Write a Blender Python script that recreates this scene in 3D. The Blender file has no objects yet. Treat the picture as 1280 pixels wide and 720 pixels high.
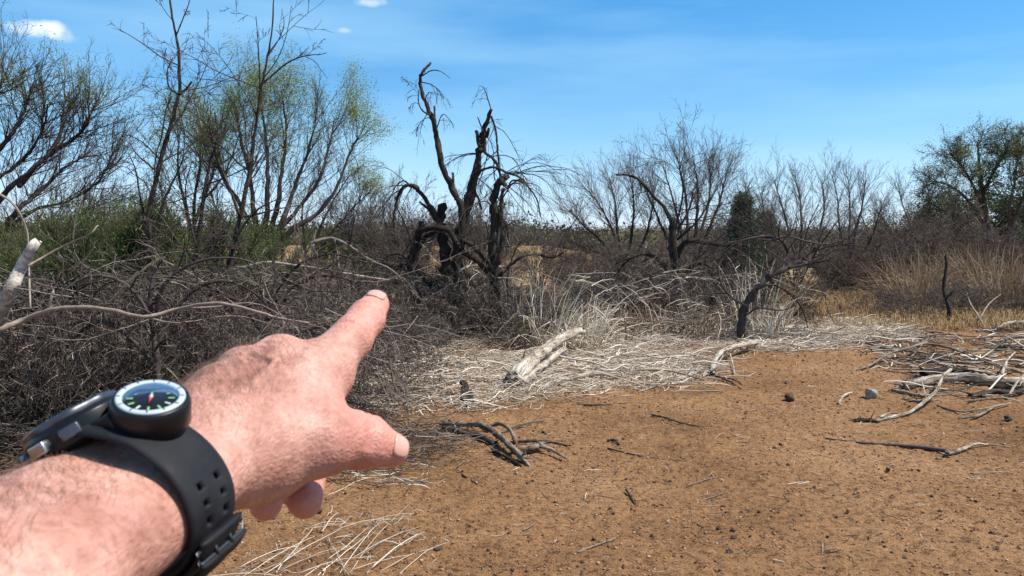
import bpy, math, random
import numpy as np
from mathutils import Vector, Matrix

# ------------------------------------------------------------------ camera, sky, sun, exposure
SC = bpy.context.scene
COL = SC.collection
R_ = math.radians
FPX, CH, HORIZ = 1005.0, 1.6, 300.0
PITCH = math.atan((360.0 - HORIZ) / FPX)

cam_data = bpy.data.cameras.new('camera')
cam_data.sensor_width = 36.0
cam_data.lens = 36.0 * FPX / 1280.0
cam_data.clip_start = 0.02
cam_data.clip_end = 5000.0
cam_data.dof.use_dof = True
cam_data.dof.focus_distance = 9.0
cam_data.dof.aperture_fstop = 36.0
cam = bpy.data.objects.new('camera', cam_data)
COL.objects.link(cam)
cam.location = (0, 0, CH)
cam.rotation_euler = (math.pi / 2 - PITCH, 0, 0)
SC.camera = cam

SUN_EL, SUN_AZ = R_(57), R_(98)          # azimuth clockwise from the view direction
sun_dir = Vector((math.sin(SUN_AZ) * math.cos(SUN_EL), math.cos(SUN_AZ) * math.cos(SUN_EL), math.sin(SUN_EL)))
sd = bpy.data.lights.new('sun', 'SUN')
sd.energy = 5.0
sd.angle = R_(0.53)
sd.color = (1.0, 0.95, 0.88)
sun = bpy.data.objects.new('sun', sd)
COL.objects.link(sun)
sun.rotation_euler = sun_dir.to_track_quat('Z', 'Y').to_euler()
sun.location = (0, 0, 30)

world = bpy.data.worlds.new('World')
SC.world = world
world.use_nodes = True
wn, wl = world.node_tree.nodes, world.node_tree.links
wn.clear()
w_out = wn.new('ShaderNodeOutputWorld')
w_bg = wn.new('ShaderNodeBackground')
w_bg.inputs['Strength'].default_value = 0.094
w_sky = wn.new('ShaderNodeTexSky')
w_sky.sky_type = 'NISHITA'
w_sky.sun_disc = False
w_sky.sun_elevation = SUN_EL
w_sky.sun_rotation = SUN_AZ
w_sky.altitude = 300
w_sky.air_density = 1.0
w_sky.dust_density = 0.0
w_sky.ozone_density = 1.0
# thin cirrus and a few small cumulus puffs, laid out by sky direction
w_tc = wn.new('ShaderNodeTexCoord')
w_map = wn.new('ShaderNodeMapping')
w_map.inputs['Scale'].default_value = (1.0, 1.0, 7.0)
w_map.inputs['Rotation'].default_value = (0.0, 0.10, 0.0)
wl.new(w_tc.outputs['Generated'], w_map.inputs['Vector'])
w_n = wn.new('ShaderNodeTexNoise')
w_n.inputs['Scale'].default_value = 1.7
w_n.inputs['Detail'].default_value = 6
w_n.inputs['Roughness'].default_value = 0.52
wl.new(w_map.outputs[0], w_n.inputs['Vector'])
w_r = wn.new('ShaderNodeMapRange')
w_r.inputs['From Min'].default_value = 0.41
w_r.inputs['From Max'].default_value = 0.78
w_r.inputs['To Max'].default_value = 0.56
w_r.clamp = True
wl.new(w_n.outputs['Fac'], w_r.inputs['Value'])
w_mix = wn.new('ShaderNodeMixRGB')
w_mix.inputs['Color2'].default_value = (4.4, 7.2, 9.2, 1)
wl.new(w_r.outputs[0], w_mix.inputs['Fac'])
# white balance of the sky by elevation
w_nm = wn.new('ShaderNodeVectorMath')
w_nm.operation = 'NORMALIZE'
wl.new(w_tc.outputs['Generated'], w_nm.inputs[0])
w_sx = wn.new('ShaderNodeSeparateXYZ')
wl.new(w_nm.outputs[0], w_sx.inputs[0])
w_cr = wn.new('ShaderNodeValToRGB')
_e = w_cr.color_ramp.elements
_e[0].position, _e[0].color = 0.0, (0.40, 0.47, 0.78, 1)
_e[1].position, _e[1].color = 1.0, (0.36, 0.48, 0.58, 1)
for _p, _c in ((0.06, (0.44, 0.52, 0.67, 1)), (0.14, (0.31, 0.51, 0.64, 1)), (0.30, (0.21, 0.54, 0.72, 1)), (0.6, (0.34, 0.47, 0.6, 1))):
    _x = _e.new(_p)
    _x.color = _c
wl.new(w_sx.outputs[2], w_cr.inputs[0])
w_wb = wn.new('ShaderNodeVectorMath')
w_wb.operation = 'MULTIPLY'
wl.new(w_sky.outputs[0], w_wb.inputs[0])
wl.new(w_cr.outputs[0], w_wb.inputs[1])
w_w2 = wn.new('ShaderNodeVectorMath')
w_w2.operation = 'SCALE'
w_w2.inputs[3].default_value = 2.0
wl.new(w_wb.outputs[0], w_w2.inputs[0])
wl.new(w_w2.outputs[0], w_mix.inputs['Color1'])
last = w_mix.outputs[0]


def sky_puff(px, py, rx, ry, strength, seed, last):
    """one small cloud at a fixed direction of the sky"""
    u, v = (px - 640) / FPX, (360 - py) / FPX
    c, s = math.cos(PITCH), math.sin(PITCH)
    d = Vector((u, c + v * s, -s + v * c)).normalized()
    right = d.cross(Vector((0, 0, 1))).normalized()
    up = right.cross(d).normalized()
    nz = wn.new('ShaderNodeTexNoise')
    nz.inputs['Scale'].default_value = 42.0
    nz.inputs['Detail'].default_value = 5
    nz.noise_dimensions = '4D'
    nz.inputs['W'].default_value = seed
    wl.new(w_tc.outputs['Generated'], nz.inputs['Vector'])
    sub = wn.new('ShaderNodeVectorMath')
    sub.operation = 'SUBTRACT'
    nrm = wn.new('ShaderNodeVectorMath')
    nrm.operation = 'NORMALIZE'
    wl.new(w_tc.outputs['Generated'], nrm.inputs[0])
    wl.new(nrm.outputs[0], sub.inputs[0])
    sub.inputs[1].default_value = d
    parts = []
    for ax, rad in ((right, rx), (up, ry)):
        dt = wn.new('ShaderNodeVectorMath')
        dt.operation = 'DOT_PRODUCT'
        wl.new(sub.outputs[0], dt.inputs[0])
        dt.inputs[1].default_value = ax / rad
        pw = wn.new('ShaderNodeMath')
        pw.operation = 'POWER'
        pw.inputs[1].default_value = 2
        ab = wn.new('ShaderNodeMath')
        ab.operation = 'ABSOLUTE'
        wl.new(dt.outputs['Value'], ab.inputs[0])
        wl.new(ab.outputs[0], pw.inputs[0])
        parts.append(pw)
    dd = wn.new('ShaderNodeVectorMath')
    dd.operation = 'LENGTH'
    wl.new(sub.outputs[0], dd.inputs[0])
    ad = wn.new('ShaderNodeMath')
    ad.operation = 'ADD'
    wl.new(parts[0].outputs[0], ad.inputs[0])
    wl.new(parts[1].outputs[0], ad.inputs[1])
    ns = wn.new('ShaderNodeMath')
    ns.operation = 'MULTIPLY_ADD'
    wl.new(nz.outputs['Fac'], ns.inputs[0])
    ns.inputs[1].default_value = 3.4
    wl.new(ad.outputs[0], ns.inputs[2])
    mr = wn.new('ShaderNodeMapRange')
    mr.inputs['From Min'].default_value = 2.5
    mr.inputs['From Max'].default_value = 1.0
    mr.inputs['To Max'].default_value = strength
    mr.interpolation_type = 'SMOOTHSTEP'
    wl.new(ns.outputs[0], mr.inputs['Value'])
    # only close to its own direction
    near = wn.new('ShaderNodeMapRange')
    near.inputs['From Min'].default_value = max(rx, ry) * 1.8
    near.inputs['From Max'].default_value = max(rx, ry) * 1.1
    wl.new(dd.outputs['Value'], near.inputs['Value'])
    mu = wn.new('ShaderNodeMath')
    mu.operation = 'MULTIPLY'
    wl.new(mr.outputs[0], mu.inputs[0])
    wl.new(near.outputs[0], mu.inputs[1])
    mx = wn.new('ShaderNodeMixRGB')
    mx.inputs['Color2'].default_value = (9.6, 9.9, 10.4, 1)
    wl.new(mu.outputs[0], mx.inputs['Fac'])
    wl.new(last, mx.inputs['Color1'])
    return mx.outputs[0]


last = sky_puff(44, 36, 0.038, 0.011, 0.85, 1.3, last)
last = sky_puff(76, 48, 0.024, 0.008, 0.6, 4.3, last)
last = sky_puff(466, 3, 0.028, 0.007, 0.75, 2.1, last)
last = sky_puff(430, 38, 0.012, 0.004, 0.3, 7.7, last)
wl.new(last, w_bg.inputs['Color'])
wl.new(w_bg.outputs[0], w_out.inputs['Surface'])

SC.view_settings.view_transform = 'Standard'
SC.view_settings.look = 'None'
SC.view_settings.exposure = 0.42
SC.view_settings.gamma = 1.0
SC.render.engine = 'CYCLES'
SC.cycles.max_bounces = 6
SC.cycles.diffuse_bounces = 3
SC.cycles.transparent_max_bounces = 8
SC.cycles.use_denoising = True

# ------------------------------------------------------------------ projection helpers
_cp, _sp = math.cos(PITCH), math.sin(PITCH)


def ray(px, py):
    u, v = (px - 640) / FPX, (360 - py) / FPX
    return (u, _cp + v * _sp, -_sp + v * _cp)


def P(px, py, d):
    """the point d metres ahead of the camera seen at photo pixel (px, py)"""
    r = ray(px, py)
    t = d / r[1]
    return (r[0] * t, d, CH + r[2] * t)


def gh(x, y):
    """broad undulation of the ground"""
    a = 0.035 * math.sin(x * 0.55 + 1.3) * math.sin(y * 0.43 + 0.4) + 0.02 * math.sin(x * 1.3 + y * 0.9)
    return a * min(1.0, max(0.0, (y - 2.0) / 4.0))


def G(px, py, lift=0.0):
    """the point of the ground seen at photo pixel (px, py)"""
    r = ray(px, py)
    t = -CH / min(r[2], -0.004)
    for _ in range(4):
        z = gh(r[0] * t, r[1] * t)
        t = (z - CH) / min(r[2], -0.004)
    x, y = r[0] * t, r[1] * t
    return (x, y, gh(x, y) + lift)


def camspace(px, py, z):
    """camera space: x right, y up, z depth"""
    return np.array([(px - 640) / FPX * z, (360 - py) / FPX * z, z])


# ------------------------------------------------------------------ numpy noise
def _hash(ix, iy, seed):
    n = (ix.astype(np.int64) * 374761393 + iy.astype(np.int64) * 668265263 + seed * 1442695041) & 0xffffffff
    n = ((n ^ (n >> 13)) * 1274126177) & 0xffffffff
    return ((n ^ (n >> 16)) & 0xffff) / 65535.0


def vnoise(x, y, seed=0):
    ix, iy = np.floor(x), np.floor(y)
    fx, fy = x - ix, y - iy
    fx = fx * fx * (3 - 2 * fx)
    fy = fy * fy * (3 - 2 * fy)
    a, b = _hash(ix, iy, seed), _hash(ix + 1, iy, seed)
    c, d = _hash(ix, iy + 1, seed), _hash(ix + 1, iy + 1, seed)
    return (a * (1 - fx) + b * fx) * (1 - fy) + (c * (1 - fx) + d * fx) * fy


# ------------------------------------------------------------------ mesh helpers
def make_mesh(name, verts, faces_flat, loop_starts, mats, smooth=True, rnd=None):
    me = bpy.data.meshes.new(name)
    verts = np.asarray(verts, dtype=np.float32)
    faces_flat = np.asarray(faces_flat, dtype=np.int32)
    loop_starts = np.asarray(loop_starts, dtype=np.int32)
    me.vertices.add(len(verts))
    me.vertices.foreach_set('co', verts.ravel())
    me.loops.add(len(faces_flat))
    me.loops.foreach_set('vertex_index', faces_flat)
    me.polygons.add(len(loop_starts))
    me.polygons.foreach_set('loop_start', loop_starts)
    me.update(calc_edges=True)
    if smooth:
        me.polygons.foreach_set('use_smooth', np.ones(len(loop_starts), dtype=bool))
    if rnd is not None:
        at = me.attributes.new('rnd', 'FLOAT', 'POINT')
        at.data.foreach_set('value', np.asarray(rnd, dtype=np.float32))
    me.validate(verbose=False)
    for m in (mats if isinstance(mats, (list, tuple)) else [mats]):
        me.materials.append(m)
    return me


def quads_mesh(name, verts, quads, mats, smooth=True, rnd=None):
    quads = np.asarray(quads, dtype=np.int32)
    return make_mesh(name, verts, quads.ravel(), np.arange(len(quads)) * quads.shape[1], mats, smooth, rnd)


def link(name, me, parent=None, loc=None):
    o = bpy.data.objects.new(name, me)
    COL.objects.link(o)
    if parent is not None:
        o.parent = parent
    if loc is not None:
        o.location = loc
    return o


def tag(o, label, cat, group=None, kind=None):
    if label:
        o['label'] = label
    if cat:
        o['category'] = cat
    if group:
        o['group'] = group
    if kind:
        o['kind'] = kind
    return o


def thing(name, label, cat, loc=(0, 0, 0), group=None, rz=0.0):
    o = bpy.data.objects.new(name, None)
    o.empty_display_size = 0.1
    COL.objects.link(o)
    o.location = loc
    o.rotation_euler = (0, 0, rz)
    return tag(o, label, cat, group)


def tubes(name, polys, k, mat, origin=(0, 0, 0), rough=0.0, seed=0, caps=True, groove=0.0, jag=0.0):
    """polys: list of (points, radii). Everything becomes one mesh of k-sided tapered tubes."""
    rs = np.random.RandomState(seed + 17)
    groups = {}
    for pts, rad in polys:
        groups.setdefault(len(pts), []).append((pts, rad))
    V, Fc, LS, RN, TB = [], [], [], [], []
    vo, lo = 0, 0
    ca = np.arange(k) * 2 * np.pi / k
    for n, lst in groups.items():
        if n < 2:
            continue
        Pn = np.array([p for p, _ in lst], dtype=np.float64) - np.asarray(origin)
        Rd = np.array([r for _, r in lst], dtype=np.float64)
        m = len(lst)
        T = np.empty_like(Pn)
        T[:, 1:-1] = Pn[:, 2:] - Pn[:, :-2]
        T[:, 0] = Pn[:, 1] - Pn[:, 0]
        T[:, -1] = Pn[:, -1] - Pn[:, -2]
        T /= np.linalg.norm(T, axis=2, keepdims=True) + 1e-9
        md = Pn[:, -1] - Pn[:, 0]
        md /= np.linalg.norm(md, axis=1, keepdims=True) + 1e-9
        ref = np.where(np.abs(md[:, 2:3]) < 0.75, np.array([[0.0, 0.0, 1.0]]), np.array([[0.31, 0.95, 0.0]]))
        U = np.cross(T, ref[:, None, :])
        U /= np.linalg.norm(U, axis=2, keepdims=True) + 1e-9
        W = np.cross(T, U)
        ph = rs.rand(m, 1, 1) * 6.28
        a = ca[None, None, :] + ph
        rr = Rd[:, :, None] * np.ones((1, 1, k))
        if rough > 0:
            rr = rr * (1 + rough * (rs.rand(m, n, k) - 0.5) * 2)
        if groove > 0:
            g_ = rs.randn(m, 1, k)
            g_ = .6 * g_ + .2 * np.roll(g_, 1, 2) + .2 * np.roll(g_, -1, 2)
            w_ = np.cumsum(rs.randn(m, n, k) * .35, axis=1)
            w_ -= w_.mean(axis=1, keepdims=True)
            rr = rr * np.clip(1 + groove * (g_ + .6 * w_), .45, 1.5)
        ring = Pn[:, :, None, :] + (np.cos(a)[..., None] * U[:, :, None, :] + np.sin(a)[..., None] * W[:, :, None, :]) * rr[..., None]
        if jag > 0:
            for e_ in (0, n - 1):
                s_e = (rs.rand(m, k, 1) ** 1.5) * jag * Rd[:, e_][:, None, None] * (1 if e_ else -1)
                ring[:, e_] += T[:, e_][:, None, :] * s_e
        V.append(ring.reshape(-1, 3))
        RN.append(np.repeat(rs.rand(m), n * k))
        if k >= 6:
            sl = np.concatenate([np.zeros((m, 1)), np.cumsum(np.linalg.norm(np.diff(Pn, axis=1), axis=2), axis=1)], axis=1) + rs.rand(m, 1) * 9
            R0 = Rd.mean(axis=1)[:, None, None]
            z_ = np.zeros((m, n, k))
            TB.append(np.stack([np.cos(ca) * R0 + z_, np.sin(ca) * R0 + z_, sl[:, :, None] + z_], axis=-1).reshape(-1, 3))
        base = vo + (np.arange(m)[:, None, None] * n + np.arange(n - 1)[None, :, None]) * k
        j = np.arange(k)[None, None, :]
        j2 = (j + 1) % k
        q = np.stack([base + j, base + j2, base + k + j2, base + k + j], axis=-1).reshape(-1, 4)
        Fc.append(q.ravel())
        LS.append(lo + np.arange(len(q)) * 4)
        lo += q.size
        if caps:
            for end in (0, n - 1):
                b = vo + (np.arange(m)[:, None] * n + end) * k
                idx = b + (np.arange(k)[None, :] if end else np.arange(k)[None, ::-1])
                Fc.append(idx.ravel())
                LS.append(lo + np.arange(m) * k)
                lo += idx.size
        vo += m * n * k
    me = make_mesh(name, np.concatenate(V), np.concatenate(Fc), np.concatenate(LS), mat, True, np.concatenate(RN))
    if TB:
        at_ = me.attributes.new('tube', 'FLOAT_VECTOR', 'POINT')
        at_.data.foreach_set('vector', np.concatenate(TB).astype(np.float32).ravel())
    return me


# ------------------------------------------------------------------ materials
MATS = {}


def new_mat(name):
    m = bpy.data.materials.new(name)
    m.use_nodes = True
    nt = m.node_tree
    b = nt.nodes['Principled BSDF']
    MATS[name] = m
    return m, nt, b


def N(nt, t, **kw):
    n = nt.nodes.new(t)
    for k_, v in kw.items():
        if k_ in n.inputs:
            n.inputs[k_].default_value = v
        else:
            setattr(n, k_, v)
    return n


def ramp(nt, src, stops, interp='LINEAR'):
    r = nt.nodes.new('ShaderNodeValToRGB')
    r.color_ramp.interpolation = interp
    e = r.color_ramp.elements
    e[0].position, e[0].color = stops[0][0], (*stops[0][1], 1)
    e[1].position, e[1].color = stops[-1][0], (*stops[-1][1], 1)
    for p, c in stops[1:-1]:
        x = e.new(p)
        x.color = (*c, 1)
    nt.links.new(src, r.inputs[0])
    return r.outputs[0]


def bark(name, cols, scale=(18, 18, 4), rough=0.85, bump=0.5, dist=0.01, rnd_w=0.6, tube=False):
    """cols: dark -> light. Mix of per-stem randomness and a stretched noise."""
    m, nt, b = new_mat(name)
    at = N(nt, 'ShaderNodeAttribute', attribute_name='rnd')
    tc = N(nt, 'ShaderNodeTexCoord')
    mp = N(nt, 'ShaderNodeMapping')
    mp.inputs['Scale'].default_value = scale
    tb = N(nt, 'ShaderNodeAttribute', attribute_name='tube')
    nt.links.new(tb.outputs['Vector'] if tube else tc.outputs['Object'], mp.inputs['Vector'])
    nz = N(nt, 'ShaderNodeTexNoise', Scale=1.0, Detail=5.0, Roughness=0.65)
    nt.links.new(mp.outputs[0], nz.inputs['Vector'])
    mx = N(nt, 'ShaderNodeMath', operation='MULTIPLY_ADD')
    nt.links.new(at.outputs['Fac'], mx.inputs[0])
    mx.inputs[1].default_value = rnd_w
    ml = N(nt, 'ShaderNodeMath', operation='MULTIPLY_ADD')
    nt.links.new(nz.outputs['Fac'], ml.inputs[0])
    ml.inputs[1].default_value = (1 - rnd_w) * 2.2
    ml.inputs[2].default_value = -(1 - rnd_w) * 0.6
    nt.links.new(ml.outputs[0], mx.inputs[2])
    n = len(cols)
    co = ramp(nt, mx.outputs[0], [(i / (n - 1), c) for i, c in enumerate(cols)])
    if tube:
        n2_ = N(nt, 'ShaderNodeTexNoise', Scale=5.0, Detail=6.0, Roughness=0.7)
        nt.links.new(tc.outputs['Object'], n2_.inputs['Vector'])
        pm_ = N(nt, 'ShaderNodeMixRGB', blend_type='MULTIPLY', Fac=1.0)
        nt.links.new(co, pm_.inputs['Color1'])
        nt.links.new(ramp(nt, n2_.outputs['Fac'], [(0.36, (0.42, 0.35, 0.29)), (0.48, (0.80, 0.75, 0.68)), (0.60, (1, 1, 1))]), pm_.inputs['Color2'])
        co = pm_.outputs[0]
    nt.links.new(co, b.inputs['Base Color'])
    b.inputs['Roughness'].default_value = rough
    b.inputs['Specular IOR Level'].default_value = 0.25
    if bump > 0:
        bp = N(nt, 'ShaderNodeBump', Strength=bump, Distance=dist)
        nt.links.new(nz.outputs['Fac'], bp.inputs['Height'])
        nt.links.new(bp.outputs[0], b.inputs['Normal'])
    return m


def leafmat(name, cols, trans=0.35):
    m, nt, b = new_mat(name)
    at = N(nt, 'ShaderNodeAttribute', attribute_name='rnd')
    n = len(cols)
    c = ramp(nt, at.outputs['Fac'], [(i / (n - 1), cc) for i, cc in enumerate(cols)])
    nt.links.new(c, b.inputs['Base Color'])
    b.inputs['Roughness'].default_value = 0.6
    b.inputs['Specular IOR Level'].default_value = 0.25
    tr = N(nt, 'ShaderNodeBsdfTranslucent')
    nt.links.new(c, tr.inputs['Color'])
    ms = N(nt, 'ShaderNodeMixShader', Fac=trans)
    nt.links.new(b.outputs[0], ms.inputs[1])
    nt.links.new(tr.outputs[0], ms.inputs[2])
    nt.links.new(ms.outputs[0], nt.nodes['Material Output'].inputs['Surface'])
    return m


bark('bark_black', [(0.010, 0.008, 0.006), (0.032, 0.024, 0.019), (0.085, 0.066, 0.054), (0.36, 0.30, 0.25)], (70, 70, 7), bump=1.0, dist=0.03, rnd_w=0.2, tube=True)
bark('bark_dark', [(0.022, 0.016, 0.014), (0.055, 0.042, 0.036), (0.11, 0.085, 0.075)], bump=0.3)
bark('twig_dark', [(0.022, 0.016, 0.013), (0.055, 0.04, 0.032), (0.13, 0.10, 0.08)], bump=0)
bark('twig_grey', [(0.012, 0.009, 0.007), (0.030, 0.022, 0.017), (0.056, 0.042, 0.033), (0.095, 0.073, 0.059), (0.20, 0.16, 0.13), (0.55, 0.48, 0.41)], bump=0, rnd_w=.8)  # palest stop paints sunlit glints into the colour of some twigs
bark('twig_sky', [(0.06, 0.047, 0.04), (0.12, 0.098, 0.085), (0.24, 0.20, 0.175)], bump=0)
bark('reed_white', [(0.30, 0.22, 0.14), (0.56, 0.46, 0.33), (0.74, 0.66, 0.52), (0.82, 0.76, 0.64)], (8, 8, 8), bump=0, rnd_w=0.8)
bark('twig_brown', [(0.05, 0.034, 0.026), (0.115, 0.082, 0.064), (0.25, 0.19, 0.15)], bump=0)
bark('twig_pale', [(0.10, 0.075, 0.058), (0.24, 0.19, 0.15), (0.44, 0.37, 0.30)], (30, 30, 30), bump=0, rnd_w=.5)
bark('wood_white', [(0.015, 0.010, 0.007), (0.10, 0.075, 0.055), (0.48, 0.42, 0.34), (0.60, 0.55, 0.47), (0.70, 0.66, 0.59)], (60, 60, 5), bump=1.0, dist=0.012, rnd_w=0.1, tube=True)
bark('birch_white', [(0.03, 0.025, 0.02), (0.48, 0.44, 0.39), (0.70, 0.66, 0.60), (0.80, 0.77, 0.71)], (14, 14, 34), bump=0.6, dist=0.01, rnd_w=0.1, tube=True)
bark('wood_weathered', [(0.05, 0.036, 0.028), (0.15, 0.11, 0.08), (0.34, 0.28, 0.22), (0.48, 0.42, 0.35)], (55, 55, 8), bump=1.0, dist=0.012, rnd_w=0.2, tube=True)
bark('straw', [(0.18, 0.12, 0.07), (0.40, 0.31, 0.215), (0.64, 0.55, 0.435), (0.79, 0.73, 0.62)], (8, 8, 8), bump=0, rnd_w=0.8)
bark('straw_shadowy', [(0.07, 0.045, 0.025), (0.20, 0.14, 0.09), (0.40, 0.31, 0.22), (0.60, 0.51, 0.39)], (8, 8, 8), bump=0, rnd_w=0.8)  # darker copy of the straw, shade painted into its colours
bark('grass_tan', [(0.10, 0.06, 0.035), (0.22, 0.14, 0.08), (0.38, 0.27, 0.16), (0.60, 0.50, 0.35)], (8, 8, 8), bump=0, rnd_w=0.85)
bark('grass_ochre', [(0.25, 0.145, 0.06), (0.38, 0.245, 0.115), (0.50, 0.37, 0.21)], (8, 8, 8), bump=0, rnd_w=0.85)
bark('stem_green', [(0.11, 0.075, 0.05), (0.06, 0.065, 0.03), (0.10, 0.13, 0.045), (0.17, 0.20, 0.08)], (8, 8, 8), bump=0, rnd_w=0.85)
leafmat('leaf_spring', [(0.17, 0.21, 0.035), (0.27, 0.33, 0.06), (0.38, 0.42, 0.11)], 0.45)
leafmat('leaf_feather', [(0.07, 0.10, 0.028), (0.12, 0.165, 0.045), (0.20, 0.245, 0.085)], 0.35)
leafmat('leaf_olive', [(0.11, 0.135, 0.045), (0.18, 0.21, 0.075), (0.29, 0.31, 0.125)], 0.3)
leafmat('leaf_dark', [(0.04, 0.065, 0.035), (0.07, 0.10, 0.055), (0.115, 0.15, 0.085)], 0.2)
# ------------------------------------------------------------------ arm, hand (signed distance field -> one continuous surface)
CAM_M = Matrix.Translation((0, 0, CH)) @ Matrix.Rotation(math.pi / 2 - PITCH, 4, 'X')


def to_world(v):
    """camera space (x right, y up, z depth) -> world, array"""
    v = np.asarray(v, dtype=np.float64).reshape(-1, 3)
    c, s = _cp, _sp
    return np.stack([v[:, 0], v[:, 2] * c + v[:, 1] * s, CH - v[:, 2] * s + v[:, 1] * c], axis=1)


class Field:
    def __init__(self, lo, hi, h):
        self.lo, self.h = np.array(lo, dtype=np.float64), h
        self.n = np.ceil((np.array(hi) - self.lo) / h).astype(int) + 1
        self.F = np.full(self.n, 0.03, dtype=np.float32)

    def window(self, a, b, r):
        i0 = np.clip(np.floor((np.minimum(a, b) - r - self.lo) / self.h).astype(int), 0, self.n - 1)
        i1 = np.clip(np.ceil((np.maximum(a, b) + r - self.lo) / self.h).astype(int) + 1, 1, self.n)
        ax = [(self.lo[q] + np.arange(i0[q], i1[q]) * self.h).astype(np.float32) for q in range(3)]
        return tuple(slice(i0[q], i1[q]) for q in range(3)), np.meshgrid(*ax, indexing='ij')

    def cap(self, a, b, ra, rb, k=0.008, flat=None, s=1.0, sub=False):
        """tapered capsule; flat = direction along which it is thinned to s of its radius"""
        a, b = np.array(a, float), np.array(b, float)
        sl, (X, Y, Z) = self.window(a, b, max(ra, rb) + k + 0.012)
        d = b - a
        L2 = max(1e-12, float(d @ d))
        PX, PY, PZ = X - a[0], Y - a[1], Z - a[2]
        t = np.clip((PX * d[0] + PY * d[1] + PZ * d[2]) / L2, 0, 1)
        PX, PY, PZ = PX - t * d[0], PY - t * d[1], PZ - t * d[2]
        if flat is not None:
            f = np.array(flat, float)
            f -= d * (f @ d) / L2 if L2 > 1e-10 else 0
            f /= np.linalg.norm(f)
            q = PX * f[0] + PY * f[1] + PZ * f[2]
            g = q * (1 / s - 1)
            PX, PY, PZ = PX + g * f[0], PY + g * f[1], PZ + g * f[2]
        D = np.sqrt(PX * PX + PY * PY + PZ * PZ) - (ra + (rb - ra) * t)
        if flat is not None:
            D = D * (0.5 + 0.5 * s)
        A = self.F[sl]
        if sub:
            hh = np.clip(0.5 - 0.5 * (A + D) / k, 0, 1)
            self.F[sl] = A * (1 - hh) - D * hh + k * hh * (1 - hh)
        else:
            hh = np.clip(0.5 + 0.5 * (A - D) / k, 0, 1)
            self.F[sl] = A * (1 - hh) + D * hh - k * hh * (1 - hh)

    def sample(self, p):
        q = (np.asarray(p) - self.lo) / self.h
        i = np.clip(np.floor(q).astype(int), 0, self.n - 2)
        f = q - i
        out = 0
        for dx in (0, 1):
            for dy in (0, 1):
                for dz in (0, 1):
                    w = (f[..., 0] if dx else 1 - f[..., 0]) * (f[..., 1] if dy else 1 - f[..., 1]) * (f[..., 2] if dz else 1 - f[..., 2])
                    out = out + w * self.F[i[..., 0] + dx, i[..., 1] + dy, i[..., 2] + dz]
        return out

    def grad(self, p):
        e = self.h
        p = np.asarray(p)
        g = np.stack([self.sample(p + v) - self.sample(p - v) for v in (np.array([e, 0, 0]), np.array([0, e, 0]), np.array([0, 0, e]))], axis=-1)
        return g / (np.linalg.norm(g, axis=-1, keepdims=True) + 1e-9)

    def project(self, p, off=0.0, it=8):
        p = np.array(p, float)
        for _ in range(it):
            p = p - self.grad(p) * (self.sample(p) - off)[..., None] * 0.8
        return p

    def mesh(self):
        F = self.F
        S = F < 0
        nx, ny, nz = F.shape
        cnt = np.zeros((nx - 1, ny - 1, nz - 1), dtype=np.int8)
        for dx in (0, 1):
            for dy in (0, 1):
                for dz in (0, 1):
                    cnt += S[dx:nx - 1 + dx, dy:ny - 1 + dy, dz:nz - 1 + dz]
        I = np.argwhere((cnt > 0) & (cnt < 8))
        vid = np.full(cnt.shape, -1, dtype=np.int32)
        vid[I[:, 0], I[:, 1], I[:, 2]] = np.arange(len(I))
        acc, num = np.zeros((len(I), 3)), np.zeros(len(I))
        cs = [(x, y, z) for x in (0, 1) for y in (0, 1) for z in (0, 1)]
        for a in cs:
            for q in range(3):
                if a[q] == 0:
                    b = list(a)
                    b[q] = 1
                    fa = F[I[:, 0] + a[0], I[:, 1] + a[1], I[:, 2] + a[2]]
                    fb = F[I[:, 0] + b[0], I[:, 1] + b[1], I[:, 2] + b[2]]
                    m = (fa < 0) != (fb < 0)
                    t = np.where(m, fa / np.where(m, fa - fb, 1), 0)
                    pa = np.array(a, float)[None] + t[:, None] * (np.array(b) - np.array(a))[None]
                    acc += pa * m[:, None]
                    num += m
        V = self.lo + (I + acc / num[:, None]) * self.h
        Q = []
        for q in range(3):
            u, v = (q + 1) % 3, (q + 2) % 3
            s0 = [slice(None)] * 3
            s1 = [slice(None)] * 3
            s0[q], s1[q] = slice(0, -1), slice(1, None)
            E0, E1 = S[tuple(s0)], S[tuple(s1)]
            J = np.argwhere(E0 != E1)
            J = J[(J[:, u] > 0) & (J[:, v] > 0) & (J[:, u] < cnt.shape[u]) & (J[:, v] < cnt.shape[v])]
            flip = ~E0[J[:, 0], J[:, 1], J[:, 2]]
            c = []
            for du, dv in ((1, 1), (0, 1), (0, 0), (1, 0)):
                K = J.copy()
                K[:, u] -= du
                K[:, v] -= dv
                c.append(vid[K[:, 0], K[:, 1], K[:, 2]])
            qd = np.stack(c, axis=1)
            qd[flip] = qd[flip][:, ::-1]
            Q.append(qd)
        return V, np.concatenate(Q)


def nrmz(v):
    v = np.array(v, float)
    return v / np.linalg.norm(v)


C_ = camspace
F1 = C_(-28, 742, 0.235)                    # forearm, just inside the frame
W0 = C_(264, 556, 0.350)                    # wrist
A_ax = nrmz(W0 - F1)
N_ax = nrmz(np.array([0.16, 0.93, -0.30]))
N_ax = nrmz(N_ax - A_ax * (N_ax @ A_ax))    # back of the wrist
R_ax = nrmz(np.cross(N_ax, A_ax))           # thumb side
if R_ax[0] < 0:
    R_ax = -R_ax

K_idx, K_mid, K_rng, K_pnk = C_(402, 462, .418), C_(350, 455, .412), C_(304, 470, .399), C_(270, 494, .382)
T_cmc, T_mcp, T_ip, T_tip = C_(326, 568, .362), C_(398, 551, .376), C_(450, 550, .392), C_(489, 562, .400)

fld = Field((-0.27, -0.20, -0.06), (-0.045, 0.005, 0.53), 0.00125)
cap = fld.cap
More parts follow.
